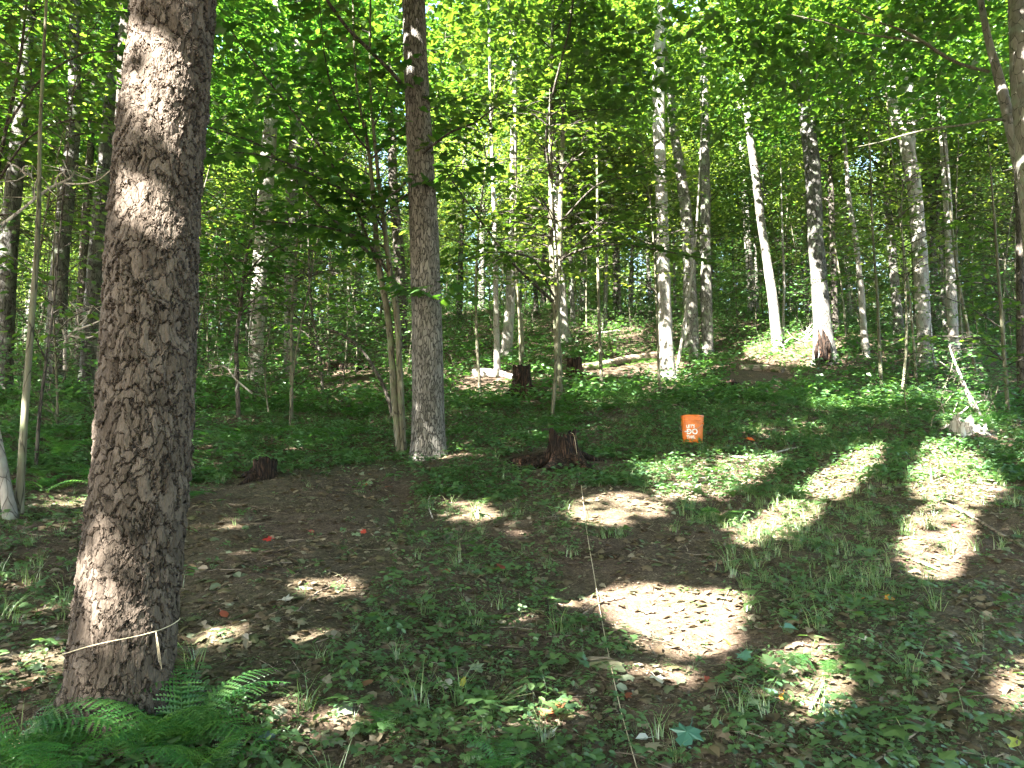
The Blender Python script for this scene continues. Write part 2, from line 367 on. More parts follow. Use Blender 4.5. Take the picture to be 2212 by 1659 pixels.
# ------------------------------------------------------------------ where the sun comes through (pixel outlines of the sun flecks as they lie on the ground / on a trunk)
def inpoly(px, py, poly):
    poly = np.asarray(poly, float); x0, y0 = poly[:, 0], poly[:, 1]; x1, y1 = np.roll(x0, -1), np.roll(y0, -1)
    res = np.zeros(len(px), bool)
    for a, b, c, d in zip(x0, y0, x1, y1):
        if b == d: continue
        cnd = ((b > py) != (d > py)) & (px < (c - a) * (py - b) / (d - b) + a)
        res ^= cnd
    return res
def ell(cx, cy_, rx, ry, rot=0, n=14):
    t = np.linspace(0, 2 * math.pi, n, endpoint=False); c, s = math.cos(math.radians(rot)), math.sin(math.radians(rot))
    x, y = rx * np.cos(t), ry * np.sin(t)
    return np.stack([cx + x * c + y * s, cy_ - x * s + y * c], -1)
LIT = [  # ground flecks
    ([(1735, 1068), (1765, 1000), (1850, 975), (1900, 950), (1895, 1000), (1840, 1060), (1780, 1085)], 1.0),
    ([(1990, 1010), (2010, 955), (2090, 970), (2155, 1045), (2115, 1090), (2010, 1080), (1980, 1060)], 1.0),
    ([(1385, 1010), (1560, 985), (1700, 992), (1640, 1040), (1560, 1075), (1440, 1085)], .93),
    (ell(1330, 1098, 95, 34, 5), .95), (ell(1590, 1125, 45, 20), .9), (ell(1420, 1160, 60, 16), .5),
    ([(1290, 1285), (1400, 1262), (1500, 1280), (1605, 1275), (1600, 1340), (1560, 1420), (1480, 1395), (1380, 1360), (1310, 1330)], 1.0),
    ([(1380, 1385), (1480, 1400), (1560, 1430), (1480, 1520), (1360, 1500), (1250, 1500)], .7),
    (ell(1215, 1290, 45, 20), .9), (ell(1010, 1106, 50, 20), .95), (ell(1100, 1135, 60, 14), .6), (ell(715, 1272, 60, 17, 10), .95),
    (ell(690, 1385, 70, 17, 5), .9), (ell(480, 1378, 55, 20), .85), (ell(980, 1290, 60, 14), .6),
    (ell(1750, 1470, 75, 85), .95), (ell(2215, 1500, 45, 80), .95), (ell(2150, 1600, 60, 40), .5), 
    ([(1640, 1090), (1790, 1085), (1740, 1135), (1660, 1175), (1590, 1180)], .97), ([(2000, 1090), (2110, 1100), (2080, 1190), (2050, 1250), (1965, 1255), (1950, 1180)], .97), (ell(1340, 795, 100, 16), .95), (ell(1195, 1550, 50, 35), .95), (ell(660, 1570, 110, 22, 12), .85), (ell(860, 1560, 50, 18), .6),
    (ell(520, 1500, 110, 25, 8), .85), (ell(80, 1440, 90, 28, 15), .9), (ell(120, 1330, 60, 18), .7), (ell(60, 1620, 70, 25), .8), (ell(60, 1270, 60, 15), .6), (ell(200, 1080, 100, 18), .8),
    (ell(340, 1640, 90, 25), .6), (ell(960, 1610, 100, 14), .5), (ell(1040, 1575, 36, 22), .95), (ell(1560, 1210, 40, 18), .6),
    (ell(1700, 930, 90, 16), .7), (ell(1900, 880, 150, 12), .8), (ell(2000, 850, 120, 12), .6), (ell(2090, 905, 50, 32), .93),
    (ell(1320, 860, 70, 25), .6), (ell(1450, 850, 60, 25), .6), (ell(900, 800, 60, 12), .7), (ell(1060, 830, 60, 30), .8), (ell(750, 800, 60, 10), .8), (ell(480, 1000, 90, 14), .5), (ell(800, 1000, 60, 12), .4),
    (ell(650, 960, 60, 12), .5), (ell(480, 1130, 40, 12), .7), (ell(1720, 760, 110, 30), 1.0), (ell(1330, 715, 60, 14), .9), (ell(560, 1190, 60, 10), .6),
    (ell(1440, 800, 40, 30), .9), (ell(2150, 960, 70, 60), .6), (ell(1150, 950, 60, 12), .4),
]
base_A = hit(256, 1585)
YA = base_A[1] - .16
LIT_AT = [  # flecks on standing trunks: (outline, distance, share of leaves missing)
    (ell(298, 440, 46, 58), YA, 1.0), (ell(345, 350, 24, 36), YA, .9), (ell(262, 570, 14, 34), YA, .85), (ell(345, 545, 38, 12, 30), YA, .85),
    (ell(345, 60, 34, 38), YA, .85), (ell(335, 150, 20, 16), YA, .7), (ell(292, 770, 42, 9, -25), YA, .95), (ell(270, 742, 12, 14), YA, .95),
    (ell(238, 940, 14, 20), YA, .95), (ell(225, 1060, 14, 26), YA, .95), (ell(250, 1215, 52, 26), YA, 1.0), (ell(290, 1305, 56, 20), YA, .95), (ell(235, 1440, 50, 30), YA, .7), (ell(233, 660, 6, 44), YA, .9),
    (ell(1080, 150, 230, 130), 13.0, .9), (ell(1180, 300, 80, 200), 14.0, .6), (ell(560, 480, 90, 30), 7.5, .8), (ell(910, 335, 35, 14), 9.0, .95),
    ([(1595, 150), (1630, 160), (1700, 760), (1660, 760)], 24, .95), ([(1418, 560), (1450, 560), (1465, 830), (1420, 830)], 19.5, .95),
    ([(1900, 0), (1945, 0), (1975, 320), (1925, 320)], 24, .9), ([(1715, 60), (1745, 60), (1775, 560), (1745, 560)], 25, .6),
    ([(535, 600), (580, 600), (580, 830), (535, 830)], 21, .95), ([(2180, 180), (2212, 180), (2212, 330), (2180, 330)], 8, .9),
    ([(1060, 560), (1090, 560), (1090, 830), (1060, 830)], 18, .9), ([(1200, 640), (1215, 640), (1215, 700), (1200, 700)], 17, .6),
]
def leaf_in_gap(pos, R, size):
    """a leaf is left out where its stem, middle, tip or either side would shade a sun fleck"""
    u = rng.random(len(pos)); out = sunlit_gap(pos, u); d = R[:, :, 1] * np.asarray(size)[:, None]; x = R[:, :, 0] * np.asarray(size)[:, None]
    for a, b in ((.5, 0), (1, 0), (.45, .36), (.45, -.36)):
        i = ~out; out[i] = sunlit_gap((pos + d * a + x * b)[i], u[i])
    return out
def sunlit_gap(Lp, u=None):
    """True where a leaf at Lp would shade one of the sun flecks"""
    n = len(Lp); out = np.zeros(n, bool); u = rng.random(n) if u is None else u
    jit = rng.normal(0, 1, (n, 2))
    # foot of the sun ray on the sloping ground
    t = (Lp[:, 2] - H(Lp[:, 0], Lp[:, 1])) / (S[2] - .2 * S[1])
    for _ in range(4):
        G = Lp - S * t[:, None]; t = t + (G[:, 2] - H(G[:, 0], G[:, 1])) / (S[2] - .2 * S[1])
    G = Lp - S * t[:, None]
    px, py, w = proj(G); ok = w > 1.5
    px = px + jit[:, 0] * 6; py = py + jit[:, 1] * 2.5
    for poly, p in LIT:
        out |= ok & (u < p) & inpoly(px, py, poly)
    for poly, Yp, p in LIT_AT:
        tt = (Lp[:, 1] - Yp) / S[1]; P = Lp - S * tt[:, None]
        qx, qy, w = proj(P)
        out |= (tt > .3) & (u < p) & inpoly(qx, qy, poly)
    return out

# ------------------------------------------------------------------ leafy branches
def leafy_branch(P0, az, L, rise, droop, leaves, mb, r0, mi, rr, tw=.34, step=.13, lstep=.075, ns=5):
    """a curved branch from P0 with side twigs in a flat spray; leaf stations go to leaves as (pos, dir)"""
    n = 9; t = np.linspace(0, 1, n)
    wob = rr.normal(0, .04, 3); h = np.array([math.cos(az), math.sin(az)]); side = np.array([-h[1], h[0]])
    P = np.zeros((n, 3)); curve = wob[0] * np.sin(3 * t) * L + wob[1] * np.sin(7 * t) * L * .4
    P[:, :2] = P0[:2] + np.outer(t * L, h) + np.outer(curve, side)
    P[:, 2] = P0[2] + L * (rise * t - droop * t * t) + wob[2] * L * .5 * np.sin(5 * t)
    if mb is not None: tubes(mb, P, r0 * (1 - .85 * t), ns, mi)
    m = max(3, int(L * .85 / step)); tt = np.linspace(.16, 1, m)
    for k, u in enumerate(tt):
        B = np.array([np.interp(u, t, P[:, q]) for q in range(3)])
        s = 1 if k % 2 else -1
        tl = L * tw * (1 - .75 * u) * rr.uniform(.6, 1.15) + .10
        ang = az + s * rr.uniform(.6, 1.05)
        d = np.array([math.cos(ang), math.sin(ang), rr.uniform(-.12, .22)])
        E = B + d * tl
        if mb is not None and tl > .15: tubes(mb, np.array([B, (B + E) / 2 + [0, 0, .02 * tl], E]), np.array([r0 * .3 * (1 - u * .6), r0 * .2 * (1 - u * .6), .0012]), 3, mi)
        q = max(2, int(tl / lstep)); v = (np.arange(q) + .7) / q
        pos = B + d * tl * v[:, None]
        da = ang + np.where(np.arange(q) % 2, 1, -1) * rr.uniform(.5, 1.1, q); da[-1] = ang
        leaves.append(np.concatenate([pos, np.stack([np.cos(da), np.sin(da), rr.normal(-.12, .18, q)], -1)], 1))

def leaf_mesh_parts(leaves, size, tpl, rr, tilt=.3, cull=False, origin=None, var=.22):
    A = np.concatenate(leaves); pos = A[:, :3] + rr.normal(0, .018, (len(A), 3)); d = A[:, 3:]
    n = np.stack([rr.normal(0, tilt, len(pos)), rr.normal(0, tilt, len(pos)), np.ones(len(pos))], -1)
    Rf = frames(d, n); sz = size * rr.uniform(1 - var, 1 + var, len(pos))
    if cull:
        keep = ~leaf_in_gap(pos, Rf, sz); pos, Rf, sz = pos[keep], Rf[keep], sz[keep]
    V, Fs = stamp(tpl, pos, Rf, sz)
    return V, Fs

# ------------------------------------------------------------------ trunks traced from the photograph, standing at their real distance
def trunk_path(pts, top=17.0, n=60, Y=None, sink=.15, under=True):
    pts = np.array(pts, float)
    base = hit(pts[0, 0], pts[0, 1]) if Y is None else at_y(pts[0, 0], pts[0, 1], Y)
    P = np.array([at_y(p[0], p[1], base[1]) for p in pts])
    w = (P - CAM) @ F; R = pts[:, 2] / 2 * w / FPX
    g = float(H(base[0], base[1]))
    if P[-1, 2] < g + top:
        d = nrm(P[-1] - P[max(-3, -len(P))]); d[2] = max(d[2], .5); d = d / d[2]
        k = 3; hs = np.linspace(P[-1, 2], g + top, k + 1)[1:]
        d[:2] *= .6
        ext = P[-1] + d * (hs - P[-1, 2])[:, None]
        P = np.vstack([P, ext]); R = np.concatenate([R, R[-1] * np.linspace(.8, .25, k)])
    P = np.vstack([P[0] - [0, 0, sink + max(0, P[0, 2] - g)], P]); R = np.concatenate([[R[0] * 1.05], R])
    return base, P, R
def resample(P, R, step):
    Q = smooth_path(P, 400); s = np.concatenate([[0], np.cumsum(np.linalg.norm(np.diff(Q, axis=0), axis=1))])
    rr = np.interp(np.linspace(0, len(P) - 1, 400), np.arange(len(P)), R)
    if np.isscalar(step): u = np.arange(0, s[-1], step)
    else: u = step(s[-1])
    return np.stack([np.interp(u, s, Q[:, q]) for q in range(3)], -1), np.interp(u, s, rr)

TREES = []
def trunk_tree(name, label, cat, pts, m, ns=16, step=.22, top=17, rough=.05, flare=(.22, .35, 5), Y=None, group=None, seed=1, extra=()):
    base, P, R = trunk_path(pts, top, Y=Y)
    root = empty(name, base, label, cat, group)
    Q, q = resample(P, R, step)
    mb = MB(); tubes(mb, Q, q, ns, 0, rough=rough, seed=seed, flare=flare)
    for e in extra:                                       # second leaders of a forked trunk
        e = np.array(e, float); PP = np.array([at_y(a[0], a[1], base[1] + (.02 if i else 0)) for i, a in enumerate(e)]); w = (PP - CAM) @ F
        d = nrm(PP[-1] - PP[-2]); PP = np.vstack([PP, PP[-1] + d * 3, PP[-1] + d * 6]); RR = e[:, 2] / 2 * w / FPX; RR = np.concatenate([RR, [RR[-1] * .7, RR[-1] * .3]])
        A, b = resample(PP, RR, step); tubes(mb, A, b, max(8, ns - 4), 0, rough=rough, seed=seed + 3)
    tr = obj('trunk', mb.mesh('trunk', [m], base, True), parent=root)
    TREES.append((root, np.array(base), P, R))
    return root, base, P, R

# the big scaly trunk on the left
ptsA = [(252, 1640, 216), (256, 1560, 212), (262, 1450, 207), (286, 1200, 194), (307, 1000, 186), (322, 750, 180), (333, 500, 174), (352, 250, 165), (377, 0, 158)]
bA = hit(256, 1585)
PA = np.array([at_y(p[0], p[1], bA[1]) for p in ptsA]); wA = (PA - CAM) @ F; RA = np.array([p[2] for p in ptsA]) / 2 * wA / FPX
dA = nrm(PA[-1] - PA[-3]); dA = dA / dA[2]; dA[:2] *= .5
PA = np.vstack([PA[0] - [0, 0, .25], PA, PA[-1] + dA * 5, PA[-1] + dA * 12]); RA = np.concatenate([[RA[0] * 1.1], RA, [RA[-1] * .8, RA[-1] * .35]])
rootA = empty('pine_tree', bA, 'massive scaly-barked trunk in the left foreground with a string tied round its foot', 'tree')
Q, q = resample(PA, RA, lambda L: np.concatenate([np.arange(0, 4.4, .0075), np.arange(4.4, L, .12)]))
V, Fq = tube(Q, q, 190, rough=.012, seed=2, flare=(.12, .16, 6))
obj('trunk', make_mesh('trunk', V - bA, [Fq], [M['bark_scaly']], smooth=True), parent=rootA)
# a low root leaving the foot to the left
rp = np.array([bA + [-.07, -.03, .26], bA + [-.11, -.08, .10], bA + [-.135, -.12, -.04], bA + [-.15, -.15, -.2]])
mb = MB(); tubes(mb, smooth_path(rp, 90), np.linspace(.085, .055, 90), 60, 0, rough=.05, seed=4)
obj('root', mb.mesh('root', [M['bark_scaly']], bA, True), parent=rootA)
TREES.append((rootA, bA, PA, RA))

# straight furrowed trunk in the middle
rootB, bB, PB, RB = trunk_tree('hardwood_tree', 'straight grey-brown furrowed trunk standing in the middle, beside the twin saplings', 'tree',
    [(926, 985, 84), (926, 960, 77), (925, 900, 71), (922, 700, 66), (916, 500, 62), (906, 300, 56), (893, 0, 50)], M['bark_furrow'], 40, .05, 17, .02, (.08, .16, 6), seed=3)

T = trunk_tree
T('hardwood_tree', 'broad grey trunk closest to the left edge of the picture', 'tree', [(3, 850, 40), (15, 600, 38), (25, 450, 34), (45, 250, 30), (60, 60, 26)], M['bark_slate'], seed=5, group='trunks on the left')
T('hardwood_tree', 'thick straight dark grey trunk, second big one from the left edge', 'tree', [(117, 855, 42), (130, 560, 36), (150, 380, 30), (160, 230, 26), (163, 0, 22)], M['bark_slate'], seed=6, group='trunks on the left')
T('hardwood_tree', 'slim dark trunk with a curled vine scar between two thick grey trunks left', 'tree', [(168, 800, 21), (186, 470, 18), (195, 330, 14), (205, 150, 12)], M['bark_dark'], seed=7, group='trunks on the left')
T('hardwood_tree', 'bluish grey smooth trunk just left of the scaly foreground trunk', 'tree', [(190, 850, 42), (203, 650, 38), (217, 470, 35), (237, 250, 27), (248, 100, 23)], M['bark_slate'], seed=8, group='trunks on the left')
T('hardwood_tree', 'dark brown trunk half hidden behind the scaly foreground trunk', 'tree', [(222, 865, 36), (240, 600, 34), (262, 300, 30), (275, 0, 26)], M['bark_dark'], seed=9, group='trunks on the left')
T('hardwood_tree', 'grey trunk with brightly sunlit foot right of the scaly foreground trunk', 'tree', [(552, 825, 31), (557, 650, 31), (574, 400, 32), (590, 200, 28), (602, 0, 24)], M['bark_pale'], seed=10)
T('hardwood_tree', 'grey trunk shaded along its right side, left of the leaning sapling branches', 'tree', [(627, 805, 27), (628, 600, 27), (632, 400, 27), (642, 200, 22), (646, 0, 18)], M['bark_grey'], seed=11)
T('hardwood_tree', 'stout dark trunk showing behind the twin saplings', 'tree', [(868, 770, 24), (866, 640, 24), (858, 500, 22), (850, 420, 20), (845, 200, 17)], M['bark_dark'], seed=12)
T('hardwood_tree', 'thin bleached bare trunk with a side fork beside the pale log', 'tree', [(1075, 812, 15), (1073, 740, 13), (1072, 686, 12), (1070, 567, 11), (1066, 420, 9), (1060, 250, 7)], M['bark_pale'], 10, seed=13, flare=(.15, .2, 3), rough=.08)
T('hardwood_tree', 'sunlit pale trunk leaning behind the thin bleached one', 'tree', [(1092, 770, 25), (1099, 700, 22), (1103, 630, 20), (1108, 480, 17), (1110, 250, 14)], M['bark_pale'], seed=14)
T('hardwood_tree', 'thin dark sapling trunk rising behind the tall upright stump', 'tree', [(1128, 790, 11), (1126, 720, 10), (1118, 640, 9), (1112, 480, 8), (1106, 250, 6)], M['bark_young'], 8, seed=15, flare=(.1, .2, 3))
T('hardwood_tree', 'tall pale blotched trunk lit white at its foot, right of the long log', 'tree', [(1441, 818, 34), (1440, 760, 31), (1437, 690, 29), (1435, 639, 28), (1430, 468, 26), (1423, 252, 26), (1424, 108, 26), (1433, 0, 25)], M['bark_pale'], 20, seed=16, rough=.04)
T('hardwood_tree', 'thin pale stem leaning up right beside the white-footed trunk', 'tree', [(1463, 800, 7), (1475, 720, 7), (1487, 640, 6), (1500, 545, 5), (1508, 430, 4)], M['bark_pale'], 7, top=9, seed=17, flare=None)
T('hardwood_tree', 'vine-hung grey trunk, left one of the pair right of centre', 'tree', [(1495, 768, 30), (1491, 650, 29), (1487, 520, 26), (1479, 432, 23), (1465, 340, 21), (1452, 252, 19), (1445, 120, 17)], M['bark_grey'], seed=18, rough=.07)
T('hardwood_tree', 'dappled straight trunk, right one of the pair right of centre', 'tree', [(1529, 768, 26), (1526, 650, 24), (1524, 500, 22), (1522, 252, 19), (1519, 60, 16)], M['bark_grey'], seed=19)
T('hardwood_tree', 'slender white trunk leaning left out of the sunlit clearing', 'tree', [(1681, 755, 27), (1677, 720, 23), (1668, 639, 20), (1652, 531, 18), (1643, 470, 17), (1632, 378, 17), (1621, 306, 15), (1613, 234, 13), (1603, 162, 11), (1592, 0, 9)], M['bark_grey'], 18, seed=20)
T('hardwood_tree', 'very thin white stem right beside the slender white leaning trunk', 'tree', [(1691, 745, 7), (1692, 680, 6), (1694, 610, 5), (1690, 500, 4)], M['bark_pale'], 7, top=7, seed=21, flare=None)
rM = T('pine_tree', 'thick dark trunk with a rotten hollow at its foot, right of the clearing', 'tree', [(1783, 782, 50), (1780, 740, 42), (1775, 690, 36), (1770, 620, 34), (1762, 510, 33), (1755, 370, 32), (1743, 252, 31), (1731, 120, 30), (1722, 0, 28)], M['bark_slate'], 28, seed=22)[0]
T('hardwood_tree', 'short pale gnarled trunk right of the thick hollow-footed trunk', 'tree', [(1871, 772, 15), (1865, 704, 14), (1861, 639, 13), (1850, 530, 11), (1834, 432, 10), (1826, 324, 8), (1815, 200, 6)], M['bark_pale'], 12, seed=23, rough=.12)
T('hardwood_tree', 'tall trunk that forks high up into two pale leaders on the right', 'tree',
  [(2000, 790, 34), (1997, 720, 30), (1992, 639, 29), (1984, 500, 29), (1974, 400, 29), (1960, 320, 27), (1945, 285, 24), (1931, 240, 22), (1920, 162, 20), (1911, 72, 18), (1900, -30, 16)], M['bark_pale'], 20, seed=24,
  extra=[[(1964, 350, 20), (1967, 300, 20), (1968, 252, 19), (1961, 162, 18), (1954, 90, 17), (1948, -20, 15)]])
T('hardwood_tree', 'ivy-clad grey trunk far on the right with a lit white patch', 'tree', [(2062, 770, 22), (2056, 650, 20), (2050, 500, 18), (2044, 400, 17), (2030, 200, 14)], M['bark_pale'], seed=25)
T('hardwood_tree', 'thin straight stem leaning left behind the broken pale stump right', 'tree', [(2112, 830, 9), (2096, 740, 8), (2082, 670, 7), (2064, 560, 6), (2050, 420, 5)], M['bark_young'], 8, top=8, seed=26, flare=None)
# two near trunks at the right edge
T('hardwood_tree', 'smooth pale trunk cut by the upper right edge of the picture', 'tree', [(2290, 940, 62), (2262, 750, 56), (2236, 500, 50), (2216, 252, 46), (2206, 144, 44), (2200, 0, 40)], M['bark_pale'], 24, .08, seed=27, rough=.03)
rQ, bQ, PQ, RQ = T('hardwood_tree', 'slim smooth stem leaning left along the upper right edge', 'tree', [(2262, 930, 30), (2245, 700, 28), (2222, 480, 26), (2206, 380, 25), (2186, 285, 24), (2165, 198, 21), (2150, 140, 18), (2136, 90, 15), (2118, 0, 12), (2105, -90, 10)], M['bark_pale'], 16, .08, seed=28, rough=.03)
T('hardwood_tree', 'dark trunk in the thicket low at the right edge', 'tree', [(2210, 870, 20), (2206, 740, 18), (2205, 600, 17), (2200, 400, 15)], M['bark_dark'], seed=29)
T('hardwood_tree', 'mossy thin sapling standing alone at the lower left', 'tree', [(40, 1112, 17), (52, 920, 15), (66, 720, 13), (78, 560, 11), (84, 430, 9), (88, 250, 7)], M['bark_young'], 12, .12, seed=30, top=9)
T('hardwood_tree', 'pale stem leaning out of the lower left edge beside the mossy sapling', 'tree', [(22, 1118, 26), (2, 1000, 22), (-20, 880, 19), (-50, 700, 16)], M['bark_pale'], 12, .12, seed=31, top=9)

# rotten opening on the thick dark trunk
b = np.array(rM.location); pr = at_y(1777, 735, b[1] - .42)
mb = MB()
for k in range(9):
    a = pr + [rng.normal(0, .14), -.02 + .02 * k % .05, rng.normal(-.1, .25)]
    tubes(mb, np.array([a - [0, 0, .35], a, a + [rng.normal(0, .05), 0, .35]]), np.array([.03, .06, .015]), 6, 0, rough=.1, seed=k)
obj('rotten_wood', mb.mesh('rotten_wood', [M['rot']], b, True), parent=rM)['kind'] = 'stuff'

# branch helper: pixel polyline at a given distance
def px_branch(pts, Y0, Y1, parent, m, ns=6, name='branch', sc=1.0):
    n = len(pts); Ys = np.linspace(Y0, Y1, n)
    P = np.array([at_y(p[0], p[1], y) for p, y in zip(pts, Ys)]); w = (P - CAM) @ F
    R = np.array([p[2] for p in pts]) / 2 * w / FPX * sc
    Q = smooth_path(P, 5 * n); q = np.interp(np.linspace(0, n - 1, 5 * n), np.arange(n), R)
    mb = MB(); tubes(mb, Q, q, ns, 0, rough=.04, seed=n)
    o = np.array(parent.location) if parent else np.array(Q[0])
    ob = obj(name, mb.mesh(name, [m], o, True), loc=(0, 0, 0) if parent else Q[0], parent=parent)
    return ob, Q
yB = bB[1]
LBR = []   # (path, leaf density) of leafy branches in front of the view
def leaf_along(Q, leaves, rr, tl=.35, step=.09, start=.1):
    s = np.concatenate([[0], np.cumsum(np.linalg.norm(np.diff(Q, axis=0), axis=1))]); L = s[-1]
    for k, u in enumerate(np.arange(L * start, L, step)):
        B = np.array([np.interp(u, s, Q[:, q]) for q in range(3)]); i = min(np.searchsorted(s, u), len(Q) - 1); d0 = nrm(Q[i] - Q[max(i - 1, 0)])
        az = math.atan2(d0[1], d0[0]) + (1 if k % 2 else -1) * rr.uniform(.7, 1.3)
        l = tl * rr.uniform(.4, 1.3); d = np.array([math.cos(az), math.sin(az), rr.uniform(-.25, .25)])
        q = max(2, int(l / .10)); v = (np.arange(q) + .8) / q; pos = B + d * l * v[:, None]
        da = az + np.where(np.arange(q) % 2, 1, -1) * rr.uniform(.3, 1.2, q)
        leaves.append(np.concatenate([pos, np.stack([np.cos(da), np.sin(da), rr.normal(-.3, .3, q)], -1)], 1))
rr = np.random.default_rng(3)
lv = []
for pts, dY in [([(874, 190, 9), (850, 160, 9), (800, 110, 9), (750, 60, 8), (700, -10, 7), (660, -80, 5)], -1.6), ([(890, 350, 6), (930, 318, 6), (975, 285, 5), (1030, 262, 4), (1075, 225, 3)], -.8),
                ([(884, 385, 5), (860, 410, 5), (835, 430, 4), (815, 470, 3)], -.4)]:
    ob, Q = px_branch(pts, yB - .05, yB + dY, rootB, M['bark_dark'])
    leaf_along(Q, lv, rr, .5, .10)
V, Fs = leaf_mesh_parts(lv, .12, MAPLE, rr, .35, True)
obj('foliage', make_mesh('foliage', V - bB, [Fs], [M['leaf']]), parent=rootB)['kind'] = 'stuff'
for pts, dY in [([(2136, 155, 7), (2080, 140, 7), (2035, 118, 8), (1990, 88, 7), (1940, 62, 5), (1890, 45, 4), (1830, 15, 3)], -.6), ([(1995, 92, 5), (1930, 82, 4), (1850, 70, 4), (1780, 48, 3), (1700, 30, 2)], -.9),
                ([(2182, 262, 6), (2140, 258, 6), (2080, 270, 5), (2020, 277, 5), (1960, 290, 4), (1900, 307, 3), (1840, 320, 2)], -.5)]:
    px_branch(pts, bQ[1], bQ[1] + dY, rQ, M['bark_young'])
rr = np.random.default_rng(4); lv = []
for k in range(10):
    P0 = at_y(rr.uniform(1700, 2120), rr.uniform(-60, 110), bQ[1] + rr.uniform(-.8, .6)); leafy_branch(P0, rr.uniform(0, 6.28), rr.uniform(.5, 1.0), .1, .1, lv, None, .004, 0, rr)
V, Fs = leaf_mesh_parts(lv, .11, MAPLE, rr, .4)
obj('foliage', make_mesh('foliage', V - bQ, [Fs], [M['leaf']]), parent=rQ)['kind'] = 'stuff'

# ------------------------------------------------------------------ young maples in view: stems, branches, leaves
def sapling(label, stems, branches, autob, Y=None, top=7.5, leaf=.115, seed=1, m='bark_young', tpl=MAPLE, lm='leaf', zlo=2.2, spread=(1.0, 2.0), name='maple_sapling', cull=True, group=None, ns=10):
    rr = np.random.default_rng(seed)
    base = hit(stems[0][0][0], stems[0][0][1])
    root = empty(name, base, label, 'sapling', group)
    lv = []; paths = []
    for st in stems:
        _, P, R = trunk_path(st, top, Y=base[1]); Q, q = resample(P, R, .12); paths.append((Q, q))
        mb = MB(); tubes(mb, Q, q, ns, 0, rough=.05, seed=seed); obj('trunk', mb.mesh('trunk', [M[m]], base, True), parent=root)
    for br in branches:
        pts, dY = br[0], br[1]
        ob, Q = px_branch(pts, base[1], base[1] + dY, root, M['bark_dark'], 6)
        leaf_along(Q, lv, rr, .45, .085, .08)
    mb = MB(); mb.add(np.zeros((3, 3)) + base, np.array([[0, 1, 2]]), 0)
    for k in range(autob):
        Q, q = paths[k % len(paths)]; g = H(base[0], base[1]); cand = np.where((Q[:, 2] > g + zlo) & (Q[:, 2] < g + top - .2))[0]
        i = rr.choice(cand)
        leafy_branch(Q[i], rr.uniform(0, 6.28), rr.uniform(*spread) * (1.15 - .6 * (Q[i, 2] - g) / top), rr.uniform(.35, .8), rr.uniform(.2, .5), lv, mb, max(.006, q[i] * .45), 0, rr)
    V, Fs = leaf_mesh_parts(lv, leaf, tpl, rr, .32, cull)
    mb.add(V, Fs, 1)
    obj('foliage', mb.mesh('foliage', [M['bark_dark'], M[lm]], base), parent=root)['kind'] = 'stuff'
    TREES.append((root, base, None, None))
    return root, base
sapling('pair of slender stems rising from one foot just left of the furrowed middle trunk',
        [[(864, 980, 17), (852, 860, 15), (840, 700, 14), (818, 570, 13), (808, 450, 11), (797, 330, 8), (770, 180, 5), (762, 0, 4)],
         [(871, 975, 16), (864, 820, 14), (858, 690, 13), (843, 590, 12), (828, 470, 10), (812, 330, 8), (800, 180, 5), (800, 0, 4)]],
        [([(812, 562, 7), (770, 520, 7), (700, 455, 6), (640, 390, 6), (570, 320, 5), (500, 290, 4), (440, 272, 3)], -1.6),
         ([(812, 560, 6), (760, 430, 5), (700, 330, 5), (640, 250, 4), (560, 150, 4), (480, 40, 3)], -1.9),
         ([(838, 590, 6), (800, 530, 6), (740, 500, 5), (660, 485, 4), (560, 478, 3)], -1.2),
         ([(830, 500, 5), (790, 440, 5), (700, 390, 5), (600, 345, 4), (520, 330, 3), (450, 335, 2)], -2.4),
         ([(800, 330, 5), (760, 280, 5), (720, 200, 4), (700, 110, 3), (690, 0, 2)], -1.2),
         ([(828, 470, 4), (880, 420, 4), (950, 400, 3), (1010, 330, 2)], -1.0),
         ([(842, 600, 4), (900, 640, 3), (960, 620, 2)], -1.4)],
        18, top=7.5, seed=41, zlo=2.8, leaf=.145)
sapling('orange-brown young maple splitting into two upright stems right of the upright stump',
        [[(1207, 866, 19), (1206, 800, 17), (1203, 711, 15), (1200, 655, 15), (1193, 580, 12), (1190, 480, 11), (1190, 216, 9), (1193, 72, 7), (1196, -60, 5)],
         [(1204, 665, 12), (1207, 600, 12), (1209, 522, 11), (1212, 400, 10), (1217, 252, 9), (1224, 144, 7), (1235, 0, 5)]],
        [([(1196, 652, 8), (1150, 610, 7), (1100, 560, 6), (1040, 480, 5), (990, 410, 4), (950, 350, 3)], -2.5),
         ([(1207, 560, 6), (1270, 535, 5), (1340, 528, 4), (1420, 540, 4), (1530, 560, 2)], -2.0),
         ([(1196, 640, 6), (1150, 560, 5), (1060, 545, 4), (980, 570, 3)], -3.0),
         ([(1192, 400, 7), (1180, 300, 6), (1195, 200, 5), (1230, 60, 4), (1240, -30, 3)], -2.5),
         ([(1210, 480, 5), (1290, 400, 4), (1370, 380, 3), (1440, 360, 2)], -3.0)],
        44, top=9.5, seed=42, zlo=2.6, spread=(1.4, 2.9), leaf=.135, m='bark_young')
sapling('dark thin maple sapling with a flat leafy top right of the scaly trunk',
        [[(515, 905, 10), (512, 800, 9), (510, 740, 9), (518, 680, 8), (524, 620, 7), (530, 560, 5), (545, 500, 3)]],
        [([(520, 660, 5), (505, 600, 4), (480, 560, 3), (450, 540, 2)], -.8), ([(524, 610, 4), (560, 560, 4), (610, 530, 3), (660, 520, 2)], -.5), ([(526, 590, 4), (580, 590, 3), (640, 580, 2)], .4)],
        16, top=4.6, seed=43, zlo=1.7, spread=(.9, 1.7), m='bark_dark', leaf=.11)
